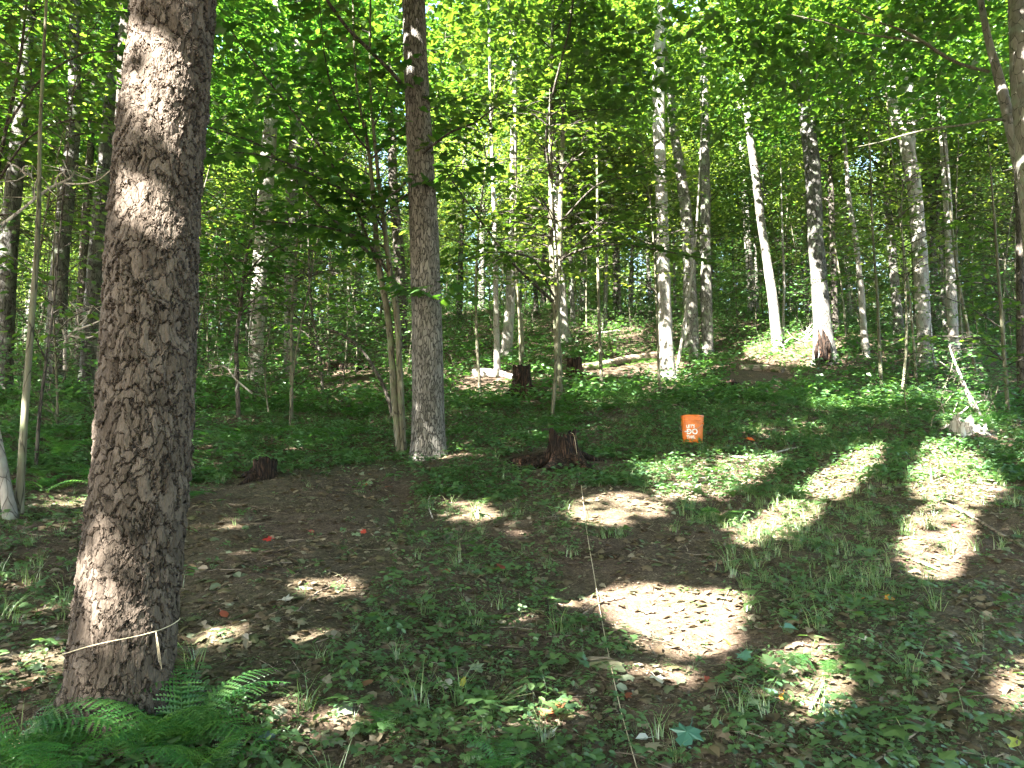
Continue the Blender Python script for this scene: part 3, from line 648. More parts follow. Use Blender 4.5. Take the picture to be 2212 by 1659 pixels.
sapling('slender dark sapling curving left between the sunlit-foot trunk and twin saplings',
        [[(697, 860, 7), (695, 800, 6), (690, 760, 6), (678, 700, 5), (670, 640, 5), (668, 580, 4)]], [([(690, 760, 4), (660, 720, 3), (620, 700, 2)], .6)], 14, top=4.8, seed=44, zlo=1.5, m='bark_dark', leaf=.10)
sapling('drooping sapling bough arching left from beside the twin saplings',
        [[(848, 905, 8), (835, 850, 8), (805, 790, 7), (770, 745, 6), (720, 715, 5), (660, 700, 3)]], [], 8, top=3.2, seed=45, zlo=1.3, m='bark_dark', leaf=.09)
sapling('young beech with spreading leaves left of the scaly trunk',
        [[(78, 1010, 8), (85, 900, 7), (100, 780, 6), (118, 640, 5), (128, 520, 4)]], [([(100, 780, 4), (60, 700, 3), (10, 640, 2)], -.8), ([(105, 740, 4), (150, 690, 3), (200, 665, 2)], -.4)], 16, top=5.0, seed=46, zlo=1.6, m='bark_dark', leaf=.09, tpl=OVAL)
sapling('leafy young maple hanging over the left edge above the broad trunk',
        [[(-60, 980, 12), (-40, 700, 10), (-10, 400, 8), (40, 150, 6)]], [([(-10, 400, 6), (60, 300, 5), (150, 260, 4), (240, 270, 2)], -.5), ([(10, 280, 6), (80, 180, 5), (170, 120, 4), (260, 110, 2)], -.5)], 26, top=7, seed=47, zlo=2.8, spread=(1.2, 2.3), m='bark_dark', leaf=.10)
sapling('young maple with sunlit leaves in front of the forked right trunk',
        [[(1905, 850, 8), (1900, 760, 7), (1895, 640, 6), (1885, 500, 5), (1880, 350, 4)]], [], 22, top=7.5, seed=48, zlo=2.4, m='bark_young', leaf=.10)
sapling('leafy sapling crowding the right edge behind the pale broken stump',
        [[(2178, 900, 9), (2170, 780, 8), (2160, 640, 7), (2150, 500, 5)]], [], 26, top=5.5, seed=49, zlo=.9, m='bark_young', leaf=.10)
sapling('tall thin maple with open leaf sprays left of the white-footed trunk',
        [[(1300, 845, 8), (1296, 740, 7), (1292, 600, 6), (1290, 400, 5)]], [], 24, top=8.5, seed=50, zlo=2.8, m='bark_young', leaf=.10)

# ------------------------------------------------------------------ shared templates for the woods behind
def understory_template(seed, Ht, zlo, nb, spread, leaf, tpl, lm='leaf_far', r=.035):
    rr = np.random.default_rng(seed); lean = rr.normal(0, .05, 2)
    n = 14; t = np.linspace(0, 1, n); P = np.stack([lean[0] * t * Ht + .12 * np.sin(4 * t + seed), lean[1] * t * Ht + .1 * np.sin(5 * t), t * Ht - .1], -1); P[:, :2] -= P[0, :2]
    mt = MB(); tubes(mt, P, r * (1 - .85 * t), 7, 0, rough=.04, seed=seed)
    lv = []; mb = MB()
    for k in range(nb):
        u = rr.uniform(zlo / Ht, 1); B = np.array([np.interp(u, t, P[:, q]) for q in range(3)])
        leafy_branch(B, k * 2.4 + rr.uniform(-.4, .4), spread * rr.uniform(.5, 1.1) * (1.12 - .65 * u), rr.uniform(.3, .7), rr.uniform(.15, .45), lv, mb, r * .4, 0, rr, .36, .2, .12, 4)
    V, Fs = leaf_mesh_parts(lv, leaf, tpl, rr, .38); mb.add(V, Fs, 1)
    return mt.mesh('trunk', [M['bark_young']], smooth=True), mb.mesh('crown', [M['bark_dark'], M[lm]])
UND_HI = [understory_template(100 + k, h, z, nb, s, .115, OVAL) for k, (h, z, nb, s) in enumerate([(6.5, 2.3, 26, 2.4), (7.5, 2.6, 30, 2.6), (5.5, 2.2, 22, 2.1), (8.5, 3.2, 30, 2.8)])]
UND_LO = [understory_template(120 + k, h, z, nb, s, .10, OVAL, 'leaf_low', .02) for k, (h, z, nb, s) in enumerate([(3.2, .35, 26, 1.5), (4.2, .5, 30, 1.7), (2.3, .25, 22, 1.2), (5.0, .8, 34, 1.9)])]
SHRUB = [understory_template(140 + k, h, .08, nb, s, .075, OVAL, 'leaf_low', .012) for k, (h, nb, s) in enumerate([(1.1, 20, .8), (1.5, 24, 1.0), (.8, 18, .7)])]
def tall_template(seed, Ht, zlo, R, n_br, r, bm):
    rr = np.random.default_rng(seed); n = 22; t = np.linspace(0, 1, n); lean = rr.normal(0, .025, 2)
    P = np.stack([lean[0] * t * Ht + .15 * np.sin(3 * t + seed), lean[1] * t * Ht, t * Ht - .2], -1); P[:, :2] -= P[0, :2]
    mt = MB(); tubes(mt, P, r * (1 - .75 * t), 10, 0, rough=.05, seed=seed, flare=(.3, .35, 4)); mb = MB(); lv = []
    for k in range(n_br):
        u = rr.uniform(zlo / Ht, 1) ** .8; B = np.array([np.interp(u, t, P[:, q]) for q in range(3)]); L = R * rr.uniform(.45, 1.1) * (1.2 - .7 * u)
        az = k * 2.4 + rr.uniform(-.5, .5); m = 7; v = np.linspace(0, 1, m)
        Q = B + np.stack([math.cos(az) * L * v, math.sin(az) * L * v, L * (.75 * v - .3 * v * v)], -1) + rr.normal(0, .05 * L, (m, 3)) * v[:, None]
        tubes(mb, Q, r * .28 * (1 - .85 * v) + .006, 5, 0)
        for j in range(int(rr.uniform(6, 10))):
            c = Q[rr.integers(2, m)] + rr.normal(0, .35, 3) * [1, 1, .5]; q = int(rr.uniform(28, 46)); p = c + rr.normal(0, 1, (q, 3)) * [.42, .42, .13]
            a = rr.uniform(0, 6.28, q); lv.append(np.concatenate([p, np.stack([np.cos(a), np.sin(a), rr.normal(-.1, .3, q)], -1)], 1))
    V, Fs = leaf_mesh_parts(lv, .15, DIAMOND, rr, .45); mb.add(V, Fs, 1)
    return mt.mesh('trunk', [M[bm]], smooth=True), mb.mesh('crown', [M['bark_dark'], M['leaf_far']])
TALL = [tall_template(200 + k, h, z, R, nb, r, bm) for k, (h, z, R, nb, r, bm) in enumerate(
    [(17, 4, 3.0, 46, .18, 'bark_grey'), (20, 5, 3.3, 52, .21, 'bark_pale'), (15, 3, 2.4, 42, .10, 'bark_grey'), (18, 4, 2.8, 46, .14, 'bark_dark'), (14, 2.5, 2.3, 38, .07, 'bark_grey')])]

ORD = ['first', 'second', 'third', 'fourth', 'fifth', 'sixth', 'seventh', 'eighth', 'ninth', 'tenth', 'eleventh', 'twelfth', 'thirteenth', 'fourteenth', 'fifteenth', 'sixteenth', 'seventeenth', 'eighteenth', 'nineteenth', 'twentieth']
def ordw(k):
    if k < 20: return ORD[k]
    t = ['twenty', 'thirty', 'forty', 'fifty', 'sixty', 'seventy', 'eighty', 'ninety'][k // 10 - 1] if False else ['', '', 'twenty', 'thirty', 'forty', 'fifty', 'sixty', 'seventy', 'eighty', 'ninety'][(k + 1) // 10]
    u = (k + 1) % 10
    return (t + '-' + ORD[u - 1]) if u else t[:-1] + 'ieth'
ZONES = [(0, 'beyond the left edge of the picture'), (210, 'left of the scaly foreground trunk'), (430, 'hidden behind the scaly foreground trunk'), (640, 'right of the scaly foreground trunk'), (860, 'left of the twin saplings'),
         (1000, 'around the furrowed middle trunk'), (1200, 'between the furrowed trunk and the orange-brown maple'), (1430, 'right of the orange-brown maple'), (1600, 'behind the pair of trunks right of centre'),
         (1790, 'around the slender white trunk'), (2000, 'right of the hollow-footed trunk'), (2212, 'towards the right edge'), (1e9, 'beyond the right edge of the picture')]
def zone(px):
    for lim, n in ZONES:
        if px < lim: return n
def place_all(items, noun, cat, group, name, words):
    """items: (x, y, variant meshes, scale, rz, wordindex) -> one labelled thing each, numbered from the left within its zone"""
    info = []
    for it in items:
        px, py, w = proj(np.array([[it[0], it[1], H(it[0], it[1]) + 2]])); info.append((zone(px[0]), px[0], it))
    cnt = {}
    for z, px, it in sorted(info, key=lambda a: a[1]):
        x, y, tpl, s, rz, wi = it; k = cnt.get((z, wi), 0); cnt[(z, wi)] = k + 1
        root = empty(name, (x, y, float(H(x, y))), f"{ordw(k)} {words[wi]} {noun} from the left, {z}", cat, group)
        root.rotation_euler = (0, 0, rz); root.scale = (s, s, s)
        for nm, me in zip(('trunk', 'crown'), tpl):
            o = bpy.data.objects.new(nm, me); col.objects.link(o); o.parent = root
            if nm == 'crown': o['kind'] = 'stuff'
CLEAR = [([(980, 640), (1560, 640), (1560, 900), (980, 900)], 40), ([(1560, 650), (1830, 650), (1830, 800), (1560, 800)], 30)]
occupied = [tuple(t[1][:2]) for t in TREES]
def scatter(n, ylo, yhi, mind, test, power=1.0, wide=.78, seed=0):
    rr = np.random.default_rng(seed); out = []; k = 0
    while len(out) < n and k < n * 60:
        k += 1; y = (ylo ** power + (yhi ** power - ylo ** power) * rr.random()) ** (1 / power); x = rr.uniform(-wide, wide) * y
        if not test(x, y): continue
        if any((x - a) ** 2 + (y - b_) ** 2 < mind ** 2 for a, b_ in out) or any((x - a) ** 2 + (y - b_) ** 2 < .8 for a, b_ in occupied): continue
        out.append((x, y))
    return out
def pxg(x, y, up=0.0):
    px, py, _ = proj(np.array([[x, y, float(H(x, y)) + up]])); return px[0], py[0]
items = []
rr = np.random.default_rng(70)
for x, y in scatter(230, 24, 85, 1.3, lambda x, y: True, 1.0, .76, 71):
    k = [0, 1, 2, 2, 3, 4, 4][rr.integers(0, 7)]; items.append((x, y, TALL[k], rr.uniform(.85, 1.15), rr.uniform(0, 6.28), [0, 1, 3, 2, 3][k]))
place_all(items, 'tree', 'tree', 'trees of the woods behind', 'forest_tree', ['sturdy grey', 'pale-barked', 'dark-barked', 'slim grey'])
def und_ok(x, y):
    px, py = pxg(x, y)
    if y < 22 and 1480 < px < 1900: return False
    return True
items = []
for x, y in scatter(120, 13, 62, 1.5, und_ok, 1.0, .74, 72):
    k = rr.integers(0, 4); items.append((x, y, UND_HI[k], rr.uniform(.85, 1.15), rr.uniform(0, 6.28), 0 if k in (0, 2) else 1))
for x, y in scatter(75, 22, 34, 1.1, lambda x, y: (pxg(x, y)[0] > 1480 and (y > 27 or pxg(x, y)[0] > 1880)) or pxg(x, y)[0] < 980 or y > 29, 1.0, .74, 76):
    k = rr.integers(0, 4); items.append((x, y, UND_LO[(1, 3)[k % 2]], rr.uniform(1.1, 1.6), rr.uniform(0, 6.28), 1))
place_all(items, 'young tree', 'young tree', 'young leafy trees under the canopy', 'understory_tree', ['small leafy', 'taller leafy'])
def low_ok(x, y):
    px, py = pxg(x, y)
    if px < 840: return y > 11.5
    if px < 980: return y > 16
    if px < 1560: return y > 25
    if px < 1850: return y > 26.5
    return y > 17
items = []
for x, y in scatter(260, 11, 66, 1.0, low_ok, 1.0, .76, 73):
    k = rr.integers(0, 4); items.append((x, y, UND_LO[k], rr.uniform(.8, 1.15), rr.uniform(0, 6.28), 0 if k in (0, 2) else 1))
place_all(items, 'shrub', 'shrub', 'tall shrubs of the thicket', 'thicket_shrub', ['waist-high leafy', 'head-high leafy'])
def shr_ok(x, y):
    px, py = pxg(x, y)
    if px < 520: return y > 7.5
    if px < 980: return y > 12.5
    if px < 1560: return y > 20.5 and not (1000 < px < 1480 and py > 770)
    if px < 1950: return y > 20
    return y > 9.5
items = []
for x, y in scatter(290, 7, 48, .7, shr_ok, .95, .72, 74):
    items.append((x, y, SHRUB[rr.integers(0, 3)], rr.uniform(.7, 1.2), rr.uniform(0, 6.28), 0))
place_all(items, 'bush', 'bush', 'low bushes on the forest floor', 'low_bush', ['low broad-leaved'])

n = 72000; y = rng.uniform(60, 120, n); x = rng.uniform(-.82, .82, n) * y; cl = np.sin(x * .55 + 3 * np.sin(y * .3)) + np.sin(x * .23 + y * .4)
z = rng.uniform(0, 1, n) ** 1.1 * (15 + 2.5 * cl); P = np.stack([x, y, H(x, y) + z], -1)
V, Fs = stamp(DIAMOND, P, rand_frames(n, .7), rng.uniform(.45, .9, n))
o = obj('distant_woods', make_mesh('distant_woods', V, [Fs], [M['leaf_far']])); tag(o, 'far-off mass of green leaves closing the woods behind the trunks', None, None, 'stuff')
# ------------------------------------------------------------------ leaf canopy added to shape the sun flecks, hung on near and unseen trees
off = [(-4.9, -6.2), (-9.5, -3.5), (-13, 2.5), (-8.2, 4.8), (-14, -9), (-6.5, -12), (-1.5, -9.5), (2.8, -4.8), (5.5, 1.5), (-17, 8), (-12.5, 11), (8.5, 6.5), (-20, -2), (3.5, -12), (-2.6, 8.9 - 12.2)]  # feet of the unseen trees added to carry the sun-masking leaves
off_label = ['unseen tree behind the camera, placed for the long trunk shadow', 'added shade tree off to the left behind the camera', 'added shade tree far out on the left side', 'added shade tree just outside the left edge', 'distant added shade tree behind the camera on the left',
             'added shade tree downhill behind the camera', 'added shade tree straight behind the camera', 'added shade tree behind the camera on the right', 'added shade tree beside the camera on the right', 'far added shade tree beyond the left edge', 'added shade tree beyond the left edge uphill',
             'added shade tree just outside the right edge', 'outermost added shade tree on the left', 'added shade tree downhill behind the camera on the right', 'added shade tree nearest behind the camera']
crown_owner = [(rootA, bA, .17), (rootB, bB, .17)]
rr = np.random.default_rng(80)
for (x, y), lab in zip(off[:-1], off_label):
    b = np.array([x, y, float(H(x, y))]); root = empty('canopy_tree', b, lab, 'tree', 'unseen trees placed to shade the view')
    t = np.linspace(0, 1, 14); P = b + np.stack([.15 * np.sin(3 * t + x), .15 * np.sin(4 * t + y), t * 14 - .2], -1); P[:, :2] += b[:2] - P[0, :2]
    mb = MB(); tubes(mb, P, .17 * (1 - .7 * t), 12, 0, rough=.04, seed=int(abs(x) * 7), flare=(.25, .35, 5)); obj('trunk', mb.mesh('trunk', [M['bark_grey']], b, True), parent=root)
    crown_owner.append((root, b, .16))
for _r, _b, _P, _R in TREES:
    if _P is not None and _r is not rootA and _r is not rootB: crown_owner.append((_r, np.array(_b), .12))
NCL = 10000
# clumps are laid so that the shade of the crowns covers the ground ahead
gy_ = rng.uniform(0, 1, NCL) ** .8 * 36 + .5; gxx = rng.uniform(-1, 1, NCL) * (gy_ * .76 + 2.2)
hh = rng.uniform(6.2, 12.5, NCL) + np.clip(gy_ - 28, 0, 20) * .15
C = np.stack([gxx, gy_, H(gxx, gy_)], -1)
t = hh / (S[2] - .2 * S[1]) ; C = C + S * t[:, None]
nl = 33
NE = 2200; ex = rng.uniform(-7, 15, NE); ey = rng.uniform(-13, 13, NE); C = np.vstack([C, np.stack([ex, ey, H(ex, ey) + rng.uniform(8, 12.5, NE)], -1)]); NCL += NE  # extra unseen clumps overhead, added to hold back sky light
pos = C[:, None, :] + rng.normal(0, 1, (NCL, nl, 3)) * np.array([.38, .38, .12]); pos = pos.reshape(-1, 3)
RFR = rand_frames(len(pos), .5); RSZ = rng.uniform(.17, .26, len(pos))
keep = ~leaf_in_gap(pos, RFR, RSZ)
px, py, w = proj(pos); keep &= ~((w > 0) & (w < 15) & (px > -50) & (px < 2262) & (py > -40) & (py < 1700))
pos = pos[keep]; RFR = RFR[keep]; RSZ = RSZ[keep]
own = np.argmin(np.stack([np.hypot(pos[:, 0] - b[0], pos[:, 1] - b[1]) for _, b, _ in crown_owner]), 0)
for k, (root, b, r) in enumerate(crown_owner):
    p = pos[own == k]
    if len(p) < 20: continue
    mb = MB()
    for q in range(14):
        e = p[rr.integers(len(p))]; s0 = b + [0, 0, max(3.5, (e[2] - b[2]) * .65)]
        if k not in range(2, 16): s0 = b + [0, 0, max(6.5, (e[2] - b[2]) * .7)]
        mid = (s0 + e) / 2 + [0, 0, .3]; Q = smooth_path(np.array([s0, mid, e]), 8); w_ = proj(Q)
        if ((w_[2] > 0) & (w_[0] > 0) & (w_[0] < 2212) & (w_[1] > 0) & (w_[1] < 1659)).any(): continue
        if sunlit_gap(Q[1:]).any(): continue
        tubes(mb, Q, np.linspace(.05, .008, 8), 5, 0)
    V, Fs = stamp(DIAMOND, p, RFR[own == k], RSZ[own == k]); mb.add(V, Fs, 1)
    obj('crown', mb.mesh('crown', [M['bark_dark'], M['leaf']], b), parent=root)['kind'] = 'stuff'

# ------------------------------------------------------------------ orange bucket
bb = hit(1496, 956); bb[2] = float(H(bb[0], bb[1])) - .01
rb = empty('bucket', bb, "open orange plastic bucket printed LET'S DO THIS. standing in the greenery", 'bucket')
prof = [(0, 0), (.128, 0), (.131, .006), (.1345, .10), (.1385, .20), (.1415, .272), (.149, .273), (.149, .281), (.1435, .284), (.1445, .296), (.151, .297), (.151, .306), (.1455, .309), (.1465, .330), (.1475, .348), (.154, .350), (.154, .364), (.1515, .369), (.146, .369), (.1435, .362), (.1425, .30), (.1315, .10), (.126, .012), (0, .010)]
ns = 64; a = np.linspace(0, 2 * math.pi, ns, endpoint=False)
V = np.array([[r * math.cos(t), r * math.sin(t), z] for r, z in prof for t in a])
i = np.arange(len(prof) - 1)[:, None] * ns; j = np.arange(ns)[None]; j2 = (j + 1) % ns
Fq = np.stack([i + j, i + j2, i + ns + j2, i + ns + j], -1).reshape(-1, 4)
me = make_mesh('shell', V, [Fq], [M['orange']], smooth=True)
sh = obj('shell', me, parent=rb)
md = sh.modifiers.new('crisp', 'EDGE_SPLIT'); md.split_angle = math.radians(35)
rb.rotation_euler = (math.radians(-2), math.radians(1.5), 0)
def text_on(body, zc, size, ang, name, sx=1.0):
    cu = bpy.data.curves.new(name, 'FONT'); cu.body = body; cu.size = size; cu.align_x = 'LEFT'; cu.align_y = 'CENTER'; cu.offset = size * .035
    cu.resolution_u = 3
    tmp = bpy.data.objects.new('tmp', cu); col.objects.link(tmp); bpy.context.view_layer.update()
    me = bpy.data.meshes.new_from_object(tmp.evaluated_get(bpy.context.evaluated_depsgraph_get()))
    bpy.data.objects.remove(tmp); bpy.data.curves.remove(cu)
    n = len(me.vertices); co = np.zeros(n * 3, np.float32); me.vertices.foreach_get('co', co); co = co.reshape(-1, 3)
    z = co[:, 1] + zc; r = .1312 + (.1415 - .1312) * (z / .272) + .0018; th = ang + co[:, 0] * sx / r
    me.vertices.foreach_set('co', np.stack([r * np.cos(th), r * np.sin(th), z], -1).astype(np.float32).ravel()); me.materials.append(M['print']); me.update()
    me.name = name; return obj('lettering', me, parent=rb)
a0 = math.radians(-90 - 47)
text_on("LET'S", .215, .052, a0, 'lettering')
text_on("DO", .142, .098, a0, 'lettering')
text_on("THIS.", .070, .055, a0 - .04, 'lettering')
th = np.linspace(0, math.pi, 24); hx = -.158 * np.cos(th); hy = -.165 * np.sin(th) ** .8; hz = .258 - .115 * np.sin(th)
ang = math.radians(-38); P = np.stack([hx * math.cos(ang) - hy * math.sin(ang), hx * math.sin(ang) + hy * math.cos(ang), hz], -1)
mb = MB(); tubes(mb, P, np.full(24, .0022), 6); bail = obj('bail', mb.mesh('bail', [M['wire']], smooth=True), parent=rb)
mb = MB(); Qg = P[10:14]; tubes(mb, smooth_path(Qg, 8), np.full(8, .0085), 10); obj('grip', mb.mesh('grip', [M['grip']], smooth=True), parent=bail)
for s_, p_ in ((0, P[0]), (1, P[-1])):
    mb = MB(); d = nrm(p_ * [1, 1, 0]); tubes(mb, np.array([p_ - d * .02, p_, p_ + d * .006]), np.array([.013, .013, .006]), 10); obj('handle_ear', mb.mesh('handle_ear', [M['orange']], smooth=True), parent=rb)

# ------------------------------------------------------------------ stumps and logs
def stump(label, pxc, pyb, wpx, hpx, flare_px, seed, m='rot', lean=0.0, jag=.12, roots=5, name='tree_stump', moss=False, dead=False):
    b = hit(pxc, pyb); w = float((b - CAM) @ F); s = w / FPX; r = wpx / 2 * s; h = hpx * s; rf = flare_px / 2 * s
    rr = np.random.default_rng(seed); ns, nz = 56, 26; a = np.linspace(0, 2 * math.pi, ns, endpoint=False)
    lob = sum(rr.uniform(.3, 1) * np.cos(k * a + rr.uniform(0, 6.28)) for k in (3, 4, 5, 7)) / 2.0
    rid = sum(rr.uniform(.3, 1) * np.cos(k * a + rr.uniform(0, 6.28)) for k in (11, 16, 23)) / 3
    top = 1 + jag * (np.sin(2 * a + seed) + .6 * np.sin(5 * a + 2 * seed) + .5 * rr.normal(0, 1, ns))
    V = []
    for i in range(nz):
        t = i / (nz - 1); z = t ** 1.1 * h * (top if t > .6 else 1 + (top - 1) * (t / .6) ** 3 * .5); fl = (rf - r) * np.exp(-t * 3.8)
        rad = r * (1 + .05 * rid + .06 * np.sin(6 * t + a * 2)) + fl * (.8 + .55 * lob)
        V.append(np.stack([rad * np.cos(a) + lean * t * h, rad * np.sin(a), np.broadcast_to(z, a.shape) - .05], -1))
    for kk, (f_, dz) in enumerate([(.80, -.04), (.55, -.12 * 1), (.2, -.16)]):
        V.append(np.stack([V[nz - 1][:, 0] * f_ + lean * h * (1 - f_), V[nz - 1][:, 1] * f_, V[nz - 1][:, 2] * (1 - .5 * (kk + 1) / 3) + h * (.5 * (kk + 1) / 3) * (1 - .12 * kk) + dz * h], -1))
    n = len(V); V = np.concatenate(V); i = np.arange(n - 1)[:, None] * ns; j = np.arange(ns)[None]; j2 = (j + 1) % ns
    root = empty(name, b, label, 'stump', 'old stumps')
    obj('stump_wood', make_mesh('stump_wood', V, [np.stack([i + j, i + j2, i + ns + j2, i + ns + j], -1).reshape(-1, 4)], [M[m]], smooth=True), parent=root)
    for k in range(roots):
        az = rr.uniform(0, 6.28); L = rf * rr.uniform(1.2, 2.1); v = np.linspace(0, 1, 8)
        P = np.stack([math.cos(az) * (r * .6 + L * v), math.sin(az) * (r * .6 + L * v), h * .35 * (1 - v) ** 2 - .03 * v + rr.normal(0, .012, 8)], -1)
        P[:, 2] += H(b[0] + P[:, 0], b[1] + P[:, 1]) - b[2]
        mb = MB(); tubes(mb, P, r * .38 * (1 - .8 * v), 8, 0, rough=.1, seed=k); obj('root', mb.mesh('root', [M['dead' if dead and k % 2 else m]], smooth=True), parent=root)
    return root, b, h
st1, bs1, hs1 = stump('dark rotting stump with splayed roots and a string hooked over its top', 1216, 1003, 58, 76, 165, 1, dead=False, jag=.10, roots=9)
stump('tall reddish-black upright stump left of the orange-brown maple', 1127, 853, 40, 68, 56, 2, jag=.04)
stump('dark square-topped stump at the near end of the long log', 1241, 812, 34, 42, 42, 3, 'rot', jag=.05)
stump('low black stump edge sunk in the greenery right of the scaly trunk', 572, 1030, 50, 46, 80, 4, jag=.10)
stump('low crumbling dark stump in the grass beyond the bucket', 1575, 848, 50, 24, 70, 5, jag=.15)
stump('blackened stump remnant beside the mossy sapling at the lower left', 60, 1122, 30, 22, 50, 6, jag=.12, roots=3)
stump('bleached broken stump glaring white in the sun at the right', 2080, 936, 46, 36, 62, 7, 'dead', jag=.22, roots=4)
stump('small bleached stump piece right of the white broken stump', 2121, 930, 20, 18, 28, 8, 'dead', jag=.2, roots=2)

def log_(label, pts, m, name='fallen_log', cat='log', ns=16, rough=.06, lift=.5, seed=1, step=.08):
    P = []; R = []
    for px, py, w in pts:
        b = hit(px, py); k = float((b - CAM) @ F); r = w / 2 * k / FPX; P.append(b + [0, 0, r * lift]); R.append(r)
    P, R = np.array(P), np.array(R); Q, q = resample(P, R, step)
    V, Fq = tube(Q, q, ns, rough=rough, seed=seed); n = len(Q)
    caps = [np.arange(ns)[::-1][None], (np.arange(ns) + (n - 1) * ns)[None]]
    o = obj(name, make_mesh(name, V - P[0], [Fq] + caps, [M[m]], smooth=False), loc=P[0]); tag(o, label, cat)
    return o
log_('long mossy fallen log lying between the square stump and the white-footed trunk', [(1252, 800, 13), (1300, 795, 15), (1360, 784, 16), (1424, 775, 16)], 'log', lift=1.1)
log_('thick bleached log end left of the tall upright stump', [(1024, 812, 21), (1045, 812, 22), (1075, 812, 17), (1112, 818, 11)], 'dead')
log_('dark crumbling log in shade before the sunlit clearing', [(1600, 800, 16), (1650, 801, 18), (1695, 806, 15)], 'log')
log_('dark fallen trunk by the dirt hollow left of the twin saplings', [(685, 800, 15), (720, 796, 17), (800, 800, 12)], 'rot')
log_('rotten mossy log piece lying in the leaves at the bottom centre', [(1275, 1438, 34), (1315, 1440, 38), (1350, 1448, 22)], 'log', ns=12, seed=5, lift=.1)
log_('weathered log strip on the far mound behind the maple', [(1290, 722, 6), (1340, 716, 6)], 'dead')

# ------------------------------------------------------------------ sticks and dead branches
def stick(label, pts, m='dead', lift=.012, cat='stick', name='fallen_stick', ns=6):
    P = []; R = []
    for px, py, w in pts:
        b = hit(px, py); k = float((b - CAM) @ F); P.append(b + [0, 0, lift + w / 2 * k / FPX]); R.append(w / 2 * k / FPX)
    Q = smooth_path(np.array(P), 16); q = np.interp(np.linspace(0, len(P) - 1, 16), np.arange(len(P)), R)
    mb = MB(); tubes(mb, Q, q, ns, 0, rough=.08, seed=len(label)); o = obj(name, mb.mesh(name, [M[m]], Q[0], True), loc=Q[0]); tag(o, label, cat); return o
stick('pale stick running off the right edge above the dark soil', [(2028, 1084, 5), (2110, 1128, 6), (2160, 1160, 7), (2225, 1195, 7)], 'log')
stick('short pale stick upright in the sun fleck at the lower right', [(1778, 1485, 5), (1765, 1515, 7), (1750, 1545, 8)])
stick('curved brown stick at the bottom right', [(2022, 1546, 5), (1992, 1582, 7), (1925, 1630, 6), (1880, 1662, 5)], 'log')
stick('thin twig pair lying right of the dark diagonal shadow', [(1938, 1202, 4), (1985, 1220, 5), (2030, 1237, 4)], 'log')
stick('stubby dark stick in the leaves left of the long sun fleck', [(1180, 1305, 6), (1182, 1325, 8), (1186, 1346, 6)], 'rot', .02)
stick('forked pale stick beside the large yellow leaf', [(1140, 1555, 4), (1150, 1590, 5), (1168, 1612, 3)], 'log')
stick('thin pale twig crossing the string in the sun', [(1255, 1335, 4), (1300, 1308, 4), (1350, 1296, 3)], 'log')
stick('long bare twig on the soil right of the furrowed trunk', [(935, 1125, 3), (925, 1090, 3), (938, 1058, 3), (960, 1048, 2)], 'dead')
stick('grey stick lying flat right of the bucket', [(1575, 990, 4), (1640, 992, 5), (1700, 975, 4), (1725, 970, 3)], 'dead')
stick('tan stick lying on the grass between bucket and white stump', [(1835, 972, 5), (1870, 974, 6), (1905, 973, 5)], 'log')
stick('thin twig on the dark soil at the right edge', [(2120, 1330, 3), (2125, 1400, 3), (2115, 1470, 2)], 'log')
stick('slender twig running through the greenery at the bottom', [(990, 1395, 3), (1060, 1402, 4), (1130, 1405, 3)], 'log')
stick('bent twig beside the tree foot at the lower left', [(400, 1480, 5), (440, 1540, 6), (460, 1590, 5)], 'log')
stick('thin root-like twig in the leaf litter left of centre', [(640, 1330, 3), (680, 1290, 4), (720, 1270, 3), (760, 1240, 2)], 'log')

def snag(label, name, cat, main, twigs, Y, m='dead', seed=0, extra_tw=18, tl=.35):
    rr = np.random.default_rng(seed); n = len(main)
    P = np.array([at_y(p[0], p[1], Y + .03 * k) for k, p in enumerate(main)]); w = (P - CAM) @ F; R = np.array([p[2] for p in main]) / 2 * w / FPX
    root = empty(name, P[0], label, cat); Q = smooth_path(P, 24); q = np.interp(np.linspace(0, n - 1, 24), np.arange(n), R)
    mb = MB(); tubes(mb, Q, q, 8, 0, rough=.08, seed=seed); obj('main_stem', mb.mesh('main_stem', [M[m]], P[0], True), parent=root)
    for tw in twigs:
        A = np.array([at_y(p[0], p[1], Y - .1 * k) for k, p in enumerate(tw)]); w = (A - CAM) @ F; r = np.array([p[2] for p in tw]) / 2 * w / FPX
        mb = MB(); tubes(mb, smooth_path(A, 12), np.interp(np.linspace(0, len(tw) - 1, 12), np.arange(len(tw)), r), 6); obj('twig', mb.mesh('twig', [M[m]], P[0], True), parent=root)
    for k in range(extra_tw):
        i = rr.integers(8, 24) if len(Q) > 8 else 0; A = Q[min(i, 23)]; d = nrm(np.array([rr.normal(), rr.normal(0, .6), rr.normal(.3, .7)])); L = tl * rr.uniform(.4, 1.2)
        B = A + d * L * .5 + rr.normal(0, .03, 3); Cc = A + d * L + rr.normal(0, .08, 3); mb = MB(); tubes(mb, np.array([A, B, Cc]), np.array([.006, .004, .002]), 4)
        if rr.random() < .6: tubes(mb, np.array([B, B + nrm(rr.normal(0, 1, 3)) * L * .4]), np.array([.003, .0015]), 4)
        obj('twig', mb.mesh('twig', [M[m]], P[0], True), parent=root)
    return root
snag('bare bleached branch reaching up right across the trunks at the upper left', 'dead_branch', 'branch', [(2, 487, 7), (40, 458, 6), (75, 430, 6), (110, 405, 5), (150, 386, 4), (160, 372, 3)],
     [[(140, 396, 4), (175, 397, 3), (210, 390, 3), (245, 362, 2)], [(118, 402, 3), (125, 380, 3), (140, 370, 2)], [(75, 430, 3), (76, 400, 2), (82, 380, 2)]], 6.5, seed=61, extra_tw=12, tl=.22)
